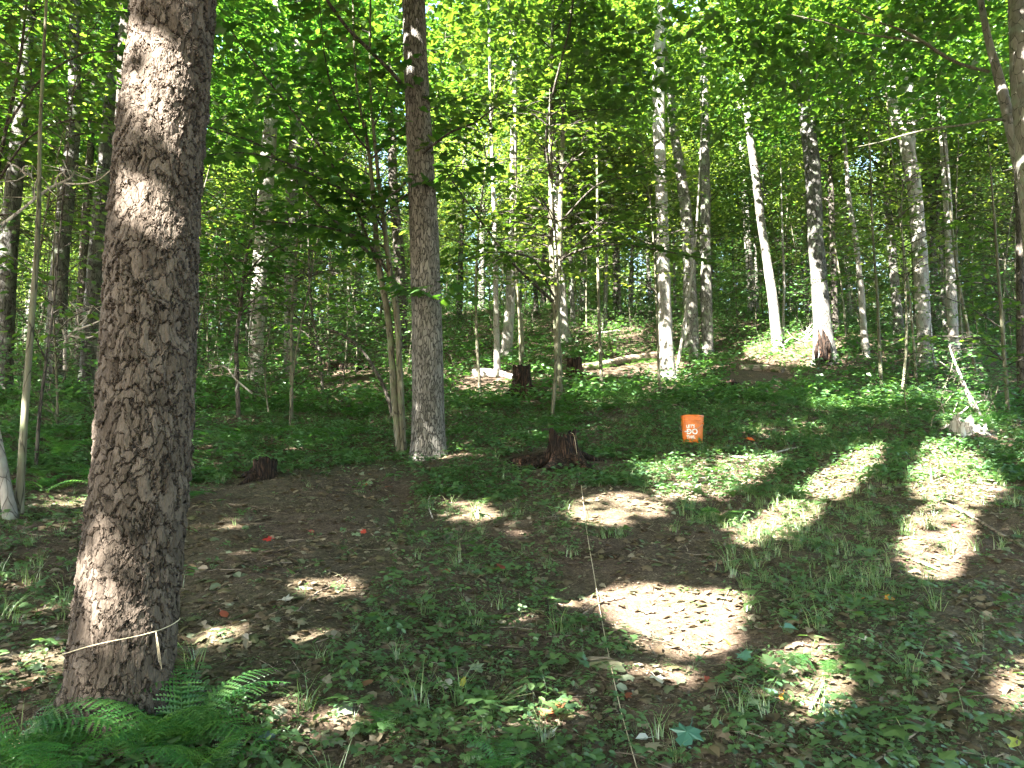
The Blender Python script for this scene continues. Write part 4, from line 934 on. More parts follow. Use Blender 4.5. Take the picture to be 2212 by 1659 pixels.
snag('short bleached branchlet in front of the broad leftmost trunk', 'dead_branch', 'branch', [(16, 350, 4), (40, 362, 4), (58, 378, 3), (60, 358, 2)], [[(48, 370, 3), (52, 360, 2), (60, 358, 2)]], 6.8, seed=62, extra_tw=6, tl=.14)
bq = hit(140, 880)
snag('pale tangle of bare twigs on a forked dead stem at the left', 'dead_bush', 'dead bush', [(140, 800, 8), (140, 765, 7), (143, 735, 7), (160, 715, 5), (185, 690, 4), (200, 660, 3)],
     [[(143, 735, 6), (132, 705, 5), (110, 690, 3), (90, 680, 2)], [(160, 715, 4), (200, 700, 4), (230, 685, 2)], [(170, 705, 4), (165, 670, 3), (150, 650, 2)], [(150, 725, 4), (190, 730, 3), (215, 715, 2)]], bq[1] - 1.5, seed=63, extra_tw=34, tl=.6)
bw = hit(1700, 752)
snag('white bare brushwood lying in the sunlit clearing', 'dead_branch', 'branch', [(1690, 744, 3), (1712, 730, 4), (1735, 738, 3), (1745, 728, 3), (1738, 718, 2)], [[(1712, 730, 2), (1700, 715, 2)], [(1735, 738, 2), (1742, 750, 2)]], bw[1], seed=64, extra_tw=20, tl=.7)
bt = hit(2118, 900)
snag('dead pole leaning left out of the white broken stump', 'dead_pole', 'pole', [(2120, 905, 12), (2103, 875, 11), (2090, 848, 9), (2082, 832, 8), (2071, 803, 6), (2060, 775, 5), (2050, 748, 3)],
     [[(2080, 826, 5), (2066, 806, 4), (2050, 795, 3), (2030, 781, 2)]], bt[1], seed=65, extra_tw=0)
snag('small bare dead branch poking right from the leafy patch near the scaly trunk', 'dead_branch', 'branch', [(545, 850, 4), (510, 820, 4), (490, 795, 3), (475, 790, 2)], [[(505, 815, 3), (510, 790, 2)], [(515, 825, 3), (508, 845, 2)]], hit(540, 900)[1] - 1, seed=66, extra_tw=12, tl=.35)
snag('twiggy dead debris scattered round the white broken stump', 'dead_branch', 'branch', [(2062, 905, 3), (2090, 880, 4), (2110, 870, 3), (2130, 862, 2)], [[(2060, 890, 2), (2068, 870, 2)]], bt[1] - .2, seed=67, extra_tw=9, tl=.25)

# ------------------------------------------------------------------ the strings
P = [(1233, 934), (1241, 945), (1250, 1010), (1257, 1060), (1268, 1150), (1283, 1240), (1300, 1340), (1318, 1430), (1340, 1530), (1362, 1610), (1382, 1680)]
top = bs1 + [0, 0, hs1]
Yst = np.concatenate([[top[1]], np.linspace(top[1] - .3, 2.75, len(P) - 1) ** 1.0])
Yst = np.array([min(y, hit(p[0], min(p[1], 1690))[1] * .985) for p, y in zip(P, [99] * len(P))]); Yst[0] = top[1] - .05; Yst[1] = top[1] - .22; Yst[2] = min(Yst[2], top[1] - .25)
Q = smooth_path(np.array([at_y(p[0], p[1], y) for p, y in zip(P, Yst)]), 90)
mb = MB(); tubes(mb, Q, np.full(90, .0022), 5); o = obj('string', mb.mesh('string', [M['string']], Q[0], True), loc=Q[0]); tag(o, 'long pale string running from the dark stump down to the bottom edge', 'string')
th = np.linspace(0, 2 * math.pi, 60); kk = int(np.argmin(abs(proj(np.array(PA))[1] - 1375)))
cA = np.array([np.interp(0.60, [0, 1], [PA[3][i], PA[4][i]]) for i in range(3)]); cpt = at_y(266, 1372, bA[1]); rA = 206 / 2 * float((cpt - CAM) @ F) / FPX + .014
ring = np.stack([cpt[0] + rA * np.cos(th), cpt[1] + rA * np.sin(th), cpt[2] + .045 * np.cos(th) + .006 * np.sin(3 * th)], -1)
rs = empty('string', cpt, 'thin straw-coloured string tied round the foot of the scaly trunk', 'string')
mb = MB(); tubes(mb, ring, np.full(60, .0019), 5); obj('loop', mb.mesh('loop', [M['string']], cpt, True), parent=rs)
kn = ring[-6]
for k in range(3):
    mb = MB(); A = kn; tubes(mb, smooth_path(np.array([A, A + [.015 + .003 * k, -.02, -.04], A + [.03 + .006 * k, -.03, -.10 - .012 * (k % 3)]]), 8), np.full(8, .0007), 4); obj('loose_end', mb.mesh('loose_end', [M['string']], cpt, True), parent=rs)

# ------------------------------------------------------------------ fallen leaves one can pick out
def fallen(label, px, py, wpx, c, tpl=MAPLE, curl=.35, rot=None, name='fallen_leaf', lift=.012, tilt=.25, k=[0]):
    k[0] += 1; b = hit(px, py); s = wpx * float((b - CAM) @ F) / FPX; rr = np.random.default_rng(300 + k[0])
    tv, tf = tpl; v = tv.copy(); v[:, 1] -= .4; v[:, 2] += curl * (v[:, 0] ** 2 + .5 * v[:, 1] ** 2) * rr.uniform(.6, 1.4); v[:, 2] += .05 * np.sin(9 * v[:, 0] + k[0])
    v *= s / 1.05
    key = 'leafcol_%02d' % (int(c[0] * 20) + int(c[1] * 20) * 7 + int(c[2] * 30) * 3)
    if key not in M: M[key] = leaf_mat('fallen_leaf_colour', [tuple(x * .85 for x in c), c], (1.3, 1.2, .9), trans=.25, gloss=.05, vary=.12)
    mb = MB(); mb.add(v, tf); st_ = np.array([[0, -.4 * s, 0], [0, -.6 * s, .02 * s], [.06 * s, -.8 * s, .05 * s]])
    tubes(mb, st_, np.array([.0018, .0013, .001]), 4)
    o = obj(name, mb.mesh(name, [M[key]]), loc=(b[0], b[1], float(H(b[0], b[1])) + lift)); o.rotation_euler = (rr.normal(.3, tilt * .7), rr.normal(0, tilt * .7), 0)
    o.data.transform(Matrix.Rotation(rr.uniform(0, 6.28) if rot is None else rot, 4, 'Z'))
    tag(o, label, 'leaf'); return o
YEL, ORG, TAN, WHT, BRN, GRN, PGR, RED = (.22, .06, .035) or (.55, .33, .03), (.50, .20, .03), (.30, .22, .14), (.45, .42, .36), (.16, .085, .05), (.04, .13, .05), (.22, .30, .17), (.40, .06, .03)
fallen('big curled yellow leaf brightest at the bottom centre', 1195, 1555, 62, YEL, curl=.9, lift=.03)
fallen('white leaf lying under the big curled yellow leaf', 1188, 1592, 36, WHT)
fallen('torn yellow-orange leaf in the greenery left of the string', 1077, 1238, 38, YEL, curl=.6, lift=.03)
fallen('small yellow leaf left of the torn yellow-orange one', 963, 1238, 22, YEL)
fallen('glowing white maple leaf on the bare soil right of the string', 1421, 1472, 36, WHT)
fallen('golden leaf touching the string near the bottom', 1354, 1507, 28, YEL)
fallen('pale crumpled leaf in shade left of bottom centre', 962, 1485, 36, WHT, curl=.8)
fallen('yellow-green upright leaf right of the pale crumpled one', 1000, 1499, 24, (.35, .36, .06), tilt=.9, lift=.05)
fallen('large flat dark green leaf at the bottom edge', 1484, 1616, 66, (.05, .14, .09), curl=.15, rot=2.6, lift=.05, tilt=.15)
fallen('narrow orange leaf standing at the sun fleck edge', 1571, 1400, 22, ORG, OVAL, tilt=.9, lift=.03)
fallen('bright yellow leaf on the shadow edge below the sun fleck', 1531, 1475, 24, YEL)
fallen('broad brown leaf at the lower right', 1976, 1566, 44, BRN)
fallen('rust leaf beside the lit ferns at the lower right', 1690, 1510, 22, ORG, OVAL)
fallen('pale blue-green leaf left of the lit ferns', 1664, 1500, 40, (.13, .24, .17), OVAL)
fallen('small maple leaf, pale green, below the lit patch', 1628, 1523, 32, PGR)
fallen('bluish green maple leaf left of the lit small ferns', 1610, 1440, 34, (.08, .19, .13), lift=.05)
fallen('large bluish leaf above the lit small ferns', 1708, 1383, 42, (.07, .18, .12), OVAL, lift=.06)
fallen('pale star-shaped leaf at the bottom right of centre', 1655, 1606, 34, (.27, .30, .2))
fallen('tan leaf on soil right of the scaly trunk', 418, 1228, 20, TAN, OVAL, tilt=.8)
fallen('yellow leaf alone on the dark soil right of the scaly trunk', 483, 1331, 28, YEL, OVAL)
fallen('grey-white leaf on the dark bare soil left of centre', 620, 1298, 28, (.33, .32, .28))
fallen('red and yellow leaf on the path', 578, 1168, 20, RED)
fallen('second yellow leaf on the path, further right than the red one', 672, 1152, 16, YEL, OVAL)
fallen('small red leaf on the path', 785, 1152, 14, RED)
fallen('pair-lying pale green leaf on the path', 770, 1158, 22, PGR)
fallen('bright yellow leaf on the dark soil below the twin saplings', 786, 1050, 20, YEL)
fallen('smaller yellow leaf right of the one below the twin saplings', 838, 1054, 18, YEL, OVAL)
fallen('whitish leaf beside the bright yellow leaf below the twin saplings', 797, 1046, 20, PGR)
fallen('yellow leaf in the lower left corner region left of the scaly trunk', 57, 1494, 22, YEL)
fallen('pale green leaf in the sun by the left edge', 75, 1448, 30, PGR)
fallen('large pale leaf at the bottom left corner', 40, 1612, 46, TAN)
fallen('bluish flat leaf right of the big fern', 575, 1598, 50, (.12, .16, .20), OVAL)
fallen('yellow leaf right of the bluish flat leaf', 582, 1568, 18, YEL, OVAL)
fallen('curled brown leaf standing up left of bottom centre', 795, 1500, 36, BRN, OVAL, curl=1.2, lift=.04)
fallen('olive leaf in the greenery left of bottom centre', 862, 1480, 24, (.30, .26, .05))
fallen('round mottled leaf near the middle bottom', 1045, 1405, 26, (.30, .27, .12), OVAL)
fallen('dark teal leaf near the middle bottom', 975, 1412, 26, (.05, .15, .10), OVAL)
fallen('grey green maple leaf near the middle bottom', 1030, 1448, 34, (.16, .20, .13))
fallen('rust leaf under the tree shadow at right', 2062, 1345, 26, BRN, OVAL)
fallen('orange leaf right of the dark diagonal shadow', 1920, 1296, 22, ORG)
fallen('orange leaf in the shade left of the dark diagonal shadow', 1860, 1296, 18, ORG)
fallen('yellow leaf on the grass beyond the bucket shadow', 1770, 982, 18, YEL)
fallen('yellow leaf at the right of the pale sun patch', 2065, 1140, 18, YEL, OVAL)
fallen('yellow-green leaf lying in the sun at the right bottom corner', 2190, 1610, 44, (.42, .45, .10), OVAL)
fallen('round grey leaf in the lower right shade', 2000, 1480, 28, (.25, .25, .14))
fallen('pale leaf in the lower right shade', 2118, 1420, 30, PGR, OVAL)
fallen('light maple leaf in the shade on the right', 2222, 1265, 26, PGR)
fallen('pale leaf on the ground above the lit small ferns', 1865, 1385, 26, WHT, OVAL)
fallen('white leaf in the shade near the right string end', 1390, 1600, 30, (.33, .36, .36), OVAL)
o = fallen('orange-red scrap lying right of the bucket', 1618, 951, 22, (.62, .09, .03), OVAL, name='coloured_scrap'); o['category'] = 'scrap'

# ------------------------------------------------------------------ ferns
def frond_hi(seed, L=1.0):
    rr = np.random.default_rng(seed); mb = MB(); n = 24; u = np.linspace(0, 1, n)
    side = rr.normal(0, .05); Y_ = L * (.42 * u + .45 * u ** 2); Z_ = L * (1.05 * u - .70 * u ** 2.3); Xs = L * side * np.sin(2 * u)
    P = np.stack([Xs, Y_, Z_], -1); tubes(mb, P, .0028 * (1 - .8 * u) + .0006, 4)
    T_ = nrm(np.gradient(P, axis=0)); nt = 7
    for k in range(3, 23):
        uu = k / 23.; B = np.array([np.interp(uu, u, P[:, q]) for q in range(3)]); Tn = nrm(np.array([np.interp(uu, u, T_[:, q]) for q in range(3)]))
        pl = L * .20 * math.sin(math.pi * (.14 + .86 * uu)) ** .8 * rr.uniform(.9, 1.1); wd = L * .030 * (1.15 - .6 * uu)
        for s in (-1, 1):
            d = nrm(np.array([s, 0, 0]) * .94 + Tn * .32 + [0, 0, rr.uniform(-.22, -.02)]); v = np.linspace(0, 1, nt + 1)
            Cn = B + d * pl * v[:, None] - [0, 0, 1] * (.16 * pl * v ** 2)[:, None]; Vv = list(Cn); Ff = []
            for w_ in (-1, 1):
                for i in range(nt):
                    tp = (Cn[i] + Cn[i + 1]) / 2 + Tn * w_ * wd * (1.1 - .95 * v[i]) * (.6 + .4 * min(1, i)) + d * pl / nt * .55 + [0, 0, .12 * wd]
                    Vv.append(tp); Ff.append([i, i + 1, len(Vv) - 1])
            mb.add(np.array(Vv), np.array(Ff))
    return mb
def frond_lo(L=1.0, bend=.6, n=15, seed=0):
    """pinnae as narrow blades: vertices, faces in frond space"""
    rr = np.random.default_rng(seed); u = np.linspace(.14, 1, n); Y_ = L * (u - .12 * u ** 2); Z_ = L * (.75 * u - bend * u ** 2.1); V = []; Fs = []
    for k in range(n):
        pl = L * .24 * math.sin(math.pi * (.16 + .84 * u[k])) ** .8; wd = L * .045 * (1.1 - .7 * u[k])
        for s in (-1, 1):
            b = len(V); V += [[0, Y_[k], Z_[k]], [s * pl * .45, Y_[k] + .16 * pl + wd * .55, Z_[k] - .02 * pl], [s * pl, Y_[k] + .42 * pl, Z_[k] - .14 * pl], [s * pl * .45, Y_[k] + .16 * pl - wd * .55, Z_[k] - .02 * pl]]
            Fs += [[b, b + 1, b + 2], [b, b + 2, b + 3]]
    return np.array(V), np.array(Fs)
HI = [frond_hi(500 + k).mesh('frond', [M['fern']]) for k in range(4)]
def big_fern(label, px, py, Ls, azs, seed):
    b = hit(px, py); root = empty('fern', b, label, 'fern', 'ferns'); rr = np.random.default_rng(seed)
    for L, az in zip(Ls, azs):
        o = bpy.data.objects.new('frond', HI[rr.integers(0, 4)]); col.objects.link(o); o.parent = root
        o.rotation_euler = (rr.uniform(-.25, .25), rr.uniform(-.15, .15), az - math.pi / 2 + rr.normal(0, .1)); o.scale = (L, L, L); o.location = (rr.normal(0, .03), rr.normal(0, .03), -.01)
def ring_az(n, a0=0): return [a0 + k * 2 * math.pi / n for k in range(n)]
rr = np.random.default_rng(90)
big_fern('lush fern clump right in front of the scaly trunk foot', 395, 1625, rr.uniform(.36, .52, 12), ring_az(12, .2), 1)
big_fern('fern clump with arching fronds before the middle of the scaly trunk foot', 300, 1640, rr.uniform(.32, .46, 11), ring_az(11, .5), 2)
big_fern('fern reaching left past the low root of the scaly trunk', 195, 1600, rr.uniform(.30, .42, 8), ring_az(8, .9), 3)
big_fern('fern cut by the left edge at the bottom', 30, 1660, rr.uniform(.35, .5, 9), ring_az(9, .4), 4)
big_fern('fern filling the bottom left corner beside the root', 120, 1700, rr.uniform(.3, .42, 9), ring_az(9, .1), 5)
big_fern('low fern at the bottom edge right of the lush clump', 445, 1690, rr.uniform(.26, .38, 8), ring_az(8, .3), 6)
big_fern('small sunlit fern in the light fleck at the lower right', 1790, 1455, rr.uniform(.16, .24, 7), ring_az(7), 7)
big_fern('small fern left of the lit one at the lower right', 1730, 1440, rr.uniform(.12, .18, 6), ring_az(6, .4), 8)
big_fern('tiny bright fern standing in the middle distance of the near ground', 1033, 1195, rr.uniform(.12, .17, 5), ring_az(5), 9)
big_fern('feathery dark fern near the bottom left of centre', 835, 1580, rr.uniform(.14, .2, 6), ring_az(6, .2), 10)
big_fern('small fern pointing up beside the middle bottom leaves', 985, 1440, rr.uniform(.10, .15, 5), ring_az(5, .7), 11)
big_fern('bright fern cut by the bottom edge at the centre', 1070, 1665, rr.uniform(.16, .24, 7), ring_az(7, .2), 12)
big_fern('tall upright fern left of the scaly trunk catching light', 130, 1000, rr.uniform(.55, .75, 8), ring_az(8, .2), 13)
big_fern('pale fern close against the left side of the scaly trunk', 205, 1050, rr.uniform(.4, .5, 7), ring_az(7, .6), 14)
big_fern('yellowish small fern left of the scaly trunk', 98, 1055, rr.uniform(.25, .35, 6), ring_az(6, .1), 15)
big_fern('sunlit fern right beside the white broken stump', 2145, 925, rr.uniform(.45, .65, 9), ring_az(9, .2), 16)
big_fern('small striped fern in the grass between bucket and white stump', 2010, 945, rr.uniform(.2, .3, 6), ring_az(6), 17)
big_fern('small dark fern behind the front stump', 1300, 985, rr.uniform(.25, .35, 6), ring_az(6, .3), 18)
def fern_tpl(seed, n, L, bend):
    rr = np.random.default_rng(seed); mb = MB()
    for k in range(n):
        l = L * rr.uniform(.75, 1.1); v, f = frond_lo(l, bend * rr.uniform(.85, 1.15), 15, seed + k); a = k * 2 * math.pi / n + rr.normal(0, .25); c, s = math.cos(a), math.sin(a); R = np.array([[c, -s, 0], [s, c, 0], [0, 0, 1]])
        mb.add(v @ R.T, f)
    return mb.mesh('fern', [M['fern']])
FT = [fern_tpl(600, 8, .50, .62), fern_tpl(610, 7, .42, .55), fern_tpl(620, 9, .58, .66), fern_tpl(630, 6, .36, .5)]
LOF = []
for L_, b_ in ((.50, .62), (.42, .55), (.56, .66), (.36, .5)):
    v_, f_ = frond_lo(L_, b_, 15, 3); mb = MB(); mb.add(v_, f_); u_ = np.linspace(0, 1, 8); tubes(mb, np.stack([0 * u_, L_ * (u_ - .12 * u_ ** 2), L_ * (.75 * u_ - b_ * u_ ** 2.1) - .002], -1), .002 * (1.1 - u_), 3)
    LOF.append(mb.mesh('frond', [M['fern']]))
spots = []
rr = np.random.default_rng(95)
def fern_ok(x, y):
    px, py = pxg(x, y)
    if 1280 < px < 2100 and y < 13 and py > 870: return rr.random() < .08
    if 400 < px < 860 and 1000 < py: return False
    if 860 < px < 1500 and py > 960: return False
    return rr.random() < .9
spots = scatter(240, 6.3, 26, .34, fern_ok, .6, .70, 75)
cnt = {}; info = sorted([(pxg(x, y)[0], x, y) for x, y in spots])
for px, x, y in info:
    z = zone(px); far = 0 if y < 12 else (1 if y < 18 else 2); k = cnt.get((z, far), 0); cnt[(z, far)] = k + 1
    if y < 13:
        o = empty('fern', (x, y, float(H(x, y)) - .01), None, None); nf = rr.integers(5, 8); sc_ = rr.uniform(.7, 1.15)
        for q_ in range(nf):
            c_ = bpy.data.objects.new('frond', LOF[rr.integers(0, 4)]); col.objects.link(c_); c_.parent = o; c_.rotation_euler = (0, 0, q_ * 6.28 / nf + rr.normal(0, .25)); c_.scale = (sc_,) * 3
    else: o = obj('fern', FT[rr.integers(0, 4)], (x, y, float(H(x, y)) - .01), rz=rr.uniform(0, 6.28), sc=rr.uniform(.7, 1.15))
    tag(o, f"{ordw(k)} {['near', 'middle-distance', 'far'][far]} fern from the left, {z}", 'fern', 'ferns growing over the forest floor')

# ------------------------------------------------------------------ ground cover: herbs, grass, leaf litter (what nobody could count)
BARE = [([(1735, 1068), (1765, 1000), (1925, 950), (1930, 985), (1800, 1078)], .25), ([(1945, 1005), (1985, 950), (2150, 1045), (2080, 1072)], .35), ([(1385, 1010), (1700, 992), (1560, 1075), (1440, 1085)], .45), ([(380, 1090), (560, 1030), (860, 1000), (900, 1060), (850, 1160), (800, 1300), (740, 1400), (560, 1450), (370, 1440)], .05),  # leading outlines thin herbs in sun patches, so pale litter whitens them
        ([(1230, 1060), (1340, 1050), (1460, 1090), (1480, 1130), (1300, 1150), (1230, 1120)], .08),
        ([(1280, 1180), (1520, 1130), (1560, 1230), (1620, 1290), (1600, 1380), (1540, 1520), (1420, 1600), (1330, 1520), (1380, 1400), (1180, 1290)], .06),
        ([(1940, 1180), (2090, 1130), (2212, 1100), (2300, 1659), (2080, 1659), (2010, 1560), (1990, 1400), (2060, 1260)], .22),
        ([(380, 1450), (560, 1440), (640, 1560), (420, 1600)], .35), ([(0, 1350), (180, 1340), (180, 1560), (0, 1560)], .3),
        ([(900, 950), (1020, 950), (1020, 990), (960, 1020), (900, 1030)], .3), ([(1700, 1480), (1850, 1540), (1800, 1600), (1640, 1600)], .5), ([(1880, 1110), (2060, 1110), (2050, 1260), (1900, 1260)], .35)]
KEEP = []
for a_, b_, c_ in ((1216, 1000, .42), (1127, 853, .40), (1241, 812, .35), (572, 1030, .25), (1575, 848, .35), (2080, 936, .4), (2121, 930, .2)):
    q_ = hit(a_, b_); KEEP.append((q_[0], q_[1] - .12, c_))
for a_, b_ in ((1200, 1010), (1240, 1010), (1160, 1005), (1290, 1005), (1256, 800), (1280, 799), (1300, 797), (1325, 793), (1350, 790), (1375, 786), (1400, 783), (1424, 780), (1030, 814), (1060, 814), (1090, 815), (1620, 802), (1650, 803), (1680, 805), (700, 800), (740, 799), (780, 801)):
    q_ = hit(a_, b_); KEEP += [(q_[0] * f_, q_[1] * f_, .5) for f_ in ((1, .97, .94, .91, .88) if b_ < 900 else (1,))]
def ground_pts(n, ylo, yhi, power, dens=None, wide=.74, cover=True, seed=None):
    y = (ylo ** power + (yhi ** power - ylo ** power) * rng.random(n)) ** (1 / power); x = rng.uniform(-1, 1, n) * (wide * y + .4)
    P = np.stack([x, y, H(x, y)], -1); px, py, w = proj(P)
    keep = np.ones(n, bool)
    if cover:
        u = rng.random(n)
        f = .62 + .38 * np.sin(1.9 * x + 1.3 * y) * np.sin(1.1 * x - 2.3 * y + 1) + .25 * np.sin(5.1 * x + 2.7 * y)
        pr = np.clip(f + .25, .15, 1)
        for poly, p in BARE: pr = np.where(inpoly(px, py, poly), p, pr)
        keep = u < pr
    for kx, ky, kr in KEEP: keep &= np.hypot(x - kx, y - ky) > kr
    # keep off the trunk feet and the bucket
    for (_, b, PP, RR) in TREES:
        if PP is not None: keep &= np.hypot(x - b[0], y - b[1]) > (RR[1] * 1.05)
    keep &= np.hypot(x - bb[0], y - bb[1]) > .16
    return P[keep]
def herb_tpl(seed, n, h, leaf, tpl, spread, stems=True):
    rr = np.random.default_rng(seed); mb = MB(); P = []; D = []
    for k in range(n):
        a = k * 2.4 + rr.normal(0, .3); r = spread * rr.uniform(.25, 1); P.append([r * math.cos(a), r * math.sin(a), h * rr.uniform(.35, 1)]); D.append([math.cos(a), math.sin(a), rr.normal(-.1, .2)])
    P, D = np.array(P), np.array(D); n_ = np.stack([rr.normal(0, .25, n), rr.normal(0, .25, n), np.ones(n)], -1)
    V, Fs = stamp(tpl, P - D * leaf * .3, frames(D, n_), leaf * rr.uniform(.75, 1.2, n)); mb.add(V, Fs)
    for p in (P if stems else []): mb.add([[0, 0, 0], [.0022, 0, 0], list(p)], [[0, 1, 2]])
    return np.concatenate(mb.V), np.concatenate([f for v in mb.Fq.values() for f in v])
H1 = [herb_tpl(1, 7, .05, .034, OVAL, .045), herb_tpl(2, 9, .07, .030, OVAL, .06), herb_tpl(3, 5, .04, .026, OVAL, .03), herb_tpl(4, 4, .09, .060, MAPLE, .05), herb_tpl(5, 6, .12, .045, OVAL, .06), herb_tpl(6, 3, .07, .052, MAPLE, .035), herb_tpl(7, 10, .04, .02, OVAL, .05)]
def small_fern(seed, n, L):
    rr = np.random.default_rng(seed); mb = MB()
    for k in range(n):
        v, f = frond_lo(L * rr.uniform(.7, 1.1), .55, 8, seed); a = k * 2 * math.pi / n + rr.normal(0, .3); c, s = math.cos(a), math.sin(a); mb.add(v @ np.array([[c, -s, 0], [s, c, 0], [0, 0, 1]]).T, f)
    return np.concatenate(mb.V), np.concatenate([f for q in mb.Fq.values() for f in q])
SF = small_fern(9, 4, .14)
SF2 = small_fern(10, 3, .16)
def blade(h, w, lean, az):
    c, s = math.cos(az), math.sin(az); V = []
    for t in (0, .4, .75, 1):
        o_ = lean * t * t * h; ww = w * (1 - t) + .0003
        V += [[c * o_ - s * ww, s * o_ + c * ww, h * t * (1 - .25 * lean * t)], [c * o_ + s * ww, s * o_ - c * ww, h * t * (1 - .25 * lean * t)]]
    F_ = [[0, 1, 3, 2], [2, 3, 5, 4], [4, 5, 7, 6]]
    return np.array(V), np.array(F_)
def tuft(seed, n, h):
    rr = np.random.default_rng(seed); mb = MB()
    for k in range(n):
        v, f = blade(h * rr.uniform(.5, 1.2), .0028, rr.uniform(.3, 1.3), rr.uniform(0, 6.28)); v = v + [rr.normal(0, .02), rr.normal(0, .02), 0]; mb.add(v, f)
    return np.concatenate(mb.V), np.concatenate([f for q in mb.Fq.values() for f in q])
G1 = [tuft(1, 12, .13), tuft(2, 16, .18), tuft(3, 9, .09)]
def cover_obj(name, tpls, P, smin, smax, m, label, tilt=.15):
    mb = MB(); idx = rng.integers(0, len(tpls), len(P))
    for k, tp in enumerate(tpls):
        p = P[idx == k]
        if not len(p): continue
        V, Fs = stamp(tp, p, rotz(rng.uniform(0, 6.28, len(p)), tilt), rng.uniform(smin, smax, len(p))); mb.add(V, Fs)
    o = obj(name, mb.mesh(name, [m])); tag(o, label, None, None, 'stuff'); return o
MIDH = [herb_tpl(21, 8, .06, .036, DIAMOND, .055, False), herb_tpl(22, 7, .10, .045, DIAMOND, .06, False), herb_tpl(23, 5, .09, .065, OVAL, .05, False), herb_tpl(24, 9, .05, .028, DIAMOND, .05, False), herb_tpl(25, 8, .13, .04, DIAMOND, .05, False)]
cover_obj('ground_cover', H1 * 2 + [SF2], ground_pts(11000, 2.4, 8, .5), .4, .95, M['herb'], 'small leafy herbs and seedlings covering the near forest floor')
cover_obj('ground_cover', MIDH * 2 + [SF2], ground_pts(17000, 7.5, 16, .5), .7, 1.6, M['herb'], 'low green herbs over the middle of the forest floor')
FARH = [herb_tpl(11, 12, .22, .09, DIAMOND, .20, False), herb_tpl(12, 10, .16, .08, DIAMOND, .16, False), herb_tpl(13, 12, .30, .10, DIAMOND, .22, False)]
cover_obj('ground_cover', FARH, ground_pts(15000, 14, 55, .6), .7, 1.5, M['leaf_low'], 'knee-low greenery spreading under the far trees')
P = ground_pts(7000, 2.6, 16, .6); px, py, _ = proj(P)
u = rng.random(len(P)); pr = np.where((px > 1300) & (py < 1200), .9, .16); pr = np.where(inpoly(px, py, [(1520, 1040), (1900, 1000), (1980, 1200), (1850, 1330), (1560, 1280)]), 1.0, pr)
cover_obj('grass', G1, P[(u < pr * np.clip((P[:, 1] - 1.5) / 4, .25, 1))], .5, 1.15, M['grass'], 'thin grass tufts, thickest around the bright patches beyond the bucket', .1)
# litter
P = ground_pts(16000, 2.4, 16, .45, cover=False); mb = MB()
for tp, sl_ in ((OVAL, slice(0, None, 2)), (MAPLE, slice(1, None, 2))):
    p = P[sl_] + [0, 0, .006]; tp2 = (tp[0] * [1, 1, 1.6], tp[1]); V, Fs = stamp(tp2, p + rng.uniform(0, .012, (len(p), 1)) * [0, 0, 1], rand_frames(len(p), .32), rng.uniform(.025, .078, len(p))); mb.add(V, Fs)
o = obj('leaf_litter', mb.mesh('leaf_litter', [M['litter']])); tag(o, 'brown and grey fallen leaves strewn over the soil', None, None, 'stuff')
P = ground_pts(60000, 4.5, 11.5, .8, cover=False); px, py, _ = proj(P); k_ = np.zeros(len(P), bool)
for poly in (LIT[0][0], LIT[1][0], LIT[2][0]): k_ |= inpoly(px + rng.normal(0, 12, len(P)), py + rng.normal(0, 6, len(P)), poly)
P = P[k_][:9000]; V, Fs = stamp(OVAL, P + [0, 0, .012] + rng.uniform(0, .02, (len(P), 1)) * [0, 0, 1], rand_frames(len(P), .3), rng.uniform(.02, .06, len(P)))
o = obj('leaf_litter', make_mesh('leaf_litter', V, [Fs], [leaf_mat('bleached_leaf', [(.18, .15, .11), (.30, .27, .20), (.20, .22, .12), (.38, .35, .28)], (1.1, 1, .9), trans=.2)])); tag(o, 'dry leaves in the sun patches right of the bucket, coloured pale like sunlight', None, None, 'stuff')  # dry leaves kept to the fleck outlines, their pale colour imitating strong sun
P = ground_pts(60000, 2.4, 11, .4, cover=False) + [0, 0, .004]
V, Fs = stamp(DIAMOND, P, rand_frames(len(P), .35), np.stack([rng.uniform(.004, .016, len(P)), rng.uniform(.008, .034, len(P)), np.full(len(P), .01)], -1))
o = obj('soil_crumbs', make_mesh('soil_crumbs', V, [Fs], [M['crumb']])); tag(o, 'needles, bark crumbs and leaf scraps on the bare soil', None, None, 'stuff')
P = ground_pts(700, 2.5, 13, .6, cover=False); mb = MB()
for p in P:
    a = rng.uniform(0, 6.28); L = rng.uniform(.06, .35); d = np.array([math.cos(a), math.sin(a), 0]); A = p + [0, 0, .01]; B = A + d * L * .5 + rng.normal(0, .012, 3); E = A + d * L + rng.normal(0, .02, 3)
    for q in (B, E): q[2] = H(q[0], q[1]) + rng.uniform(.006, .03)
    tubes(mb, np.array([A, B, E]), np.array([1, .8, .5]) * rng.uniform(.0012, .003), 4)
o = obj('twig_litter', mb.mesh('twig_litter', [M['log']])); tag(o, 'fine dead twigs scattered among the leaves', None, None, 'stuff')

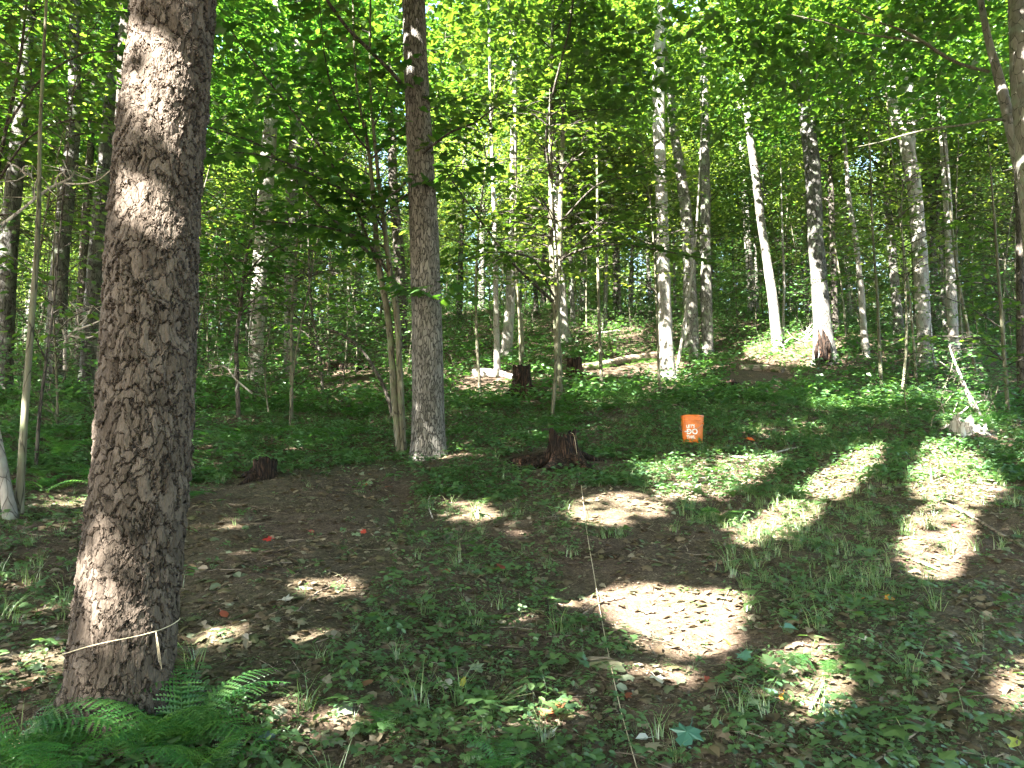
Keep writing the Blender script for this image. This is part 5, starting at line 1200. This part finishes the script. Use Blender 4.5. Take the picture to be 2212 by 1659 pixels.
# seedlings standing out near the camera
def seedling(label, px, py, hgt, leaf, n, seed, tpl=MAPLE, m='herb'):
    b = hit(px, py); rr = np.random.default_rng(seed); root = empty('seedling', b, label, 'seedling', 'seedlings')
    P = np.array([[0, 0, -.01], [rr.normal(0, .01), rr.normal(0, .01), hgt * .5], [rr.normal(0, .02), rr.normal(0, .02), hgt]]); mb = MB(); tubes(mb, smooth_path(P, 6), np.linspace(.002, .001, 6), 5); obj('stem', mb.mesh('stem', [M['grass']]), parent=root)
    tv, tf = tpl
    for k in range(n):
        a = k * 2.4 + rr.normal(0, .2); z = hgt * (1 - .18 * (k // 2)); V, Fs = stamp(tpl, np.array([[.012 * math.cos(a), .012 * math.sin(a), z]]), frames(np.array([[math.cos(a), math.sin(a), rr.normal(-.05, .15)]]), np.array([[rr.normal(0, .15), rr.normal(0, .15), 1.]])), np.array([leaf * rr.uniform(.8, 1.15)]))
        obj('leaf', make_mesh('leaf', V, [Fs], [M[m]]), parent=root)
seedling('bright yellow-green maple seedling at the bottom, left of the curled yellow leaf', 1040, 1600, .14, .07, 5, 1)
seedling('broad-leaved seedling at the bottom edge below the maple seedling', 1120, 1650, .10, .075, 6, 2, OVAL)
seedling('seedling with round leaves left of the string near the bottom', 1170, 1520, .11, .05, 7, 3, OVAL)
seedling('upright seedling with pointed leaves in the lit fleck at the lower right', 1755, 1450, .16, .05, 8, 4, OVAL)
seedling('maple seedling on the right side of the near shade', 1880, 1500, .12, .08, 5, 5)
seedling('maple seedling beside the grass below the bright patches', 1640, 1330, .13, .08, 5, 6)
seedling('small seedling in the lower left between litter and path', 330, 1290, .1, .06, 5, 7)
seedling('thin pale-topped seedling standing in the dark diagonal shadow', 1882, 1180, .16, .05, 5, 8, OVAL)
seedling('seedling with wide leaves at the bottom right', 1960, 1620, .12, .09, 5, 9)
seedling('round-leaved seedling at the right bottom', 2085, 1560, .12, .08, 5, 10, OVAL)
seedling('leafy seedling at the foot of the scaly trunk by the path', 395, 1270, .12, .07, 6, 11, OVAL)
print(sorted([(len(m.polygons), m.name) for m in bpy.data.meshes])[-16:])
print('objects', len(bpy.data.objects), 'meshes', len(bpy.data.meshes), 'tris', sum(sum(max(0, 1) for _ in ()) or len(m.polygons) for m in bpy.data.meshes))
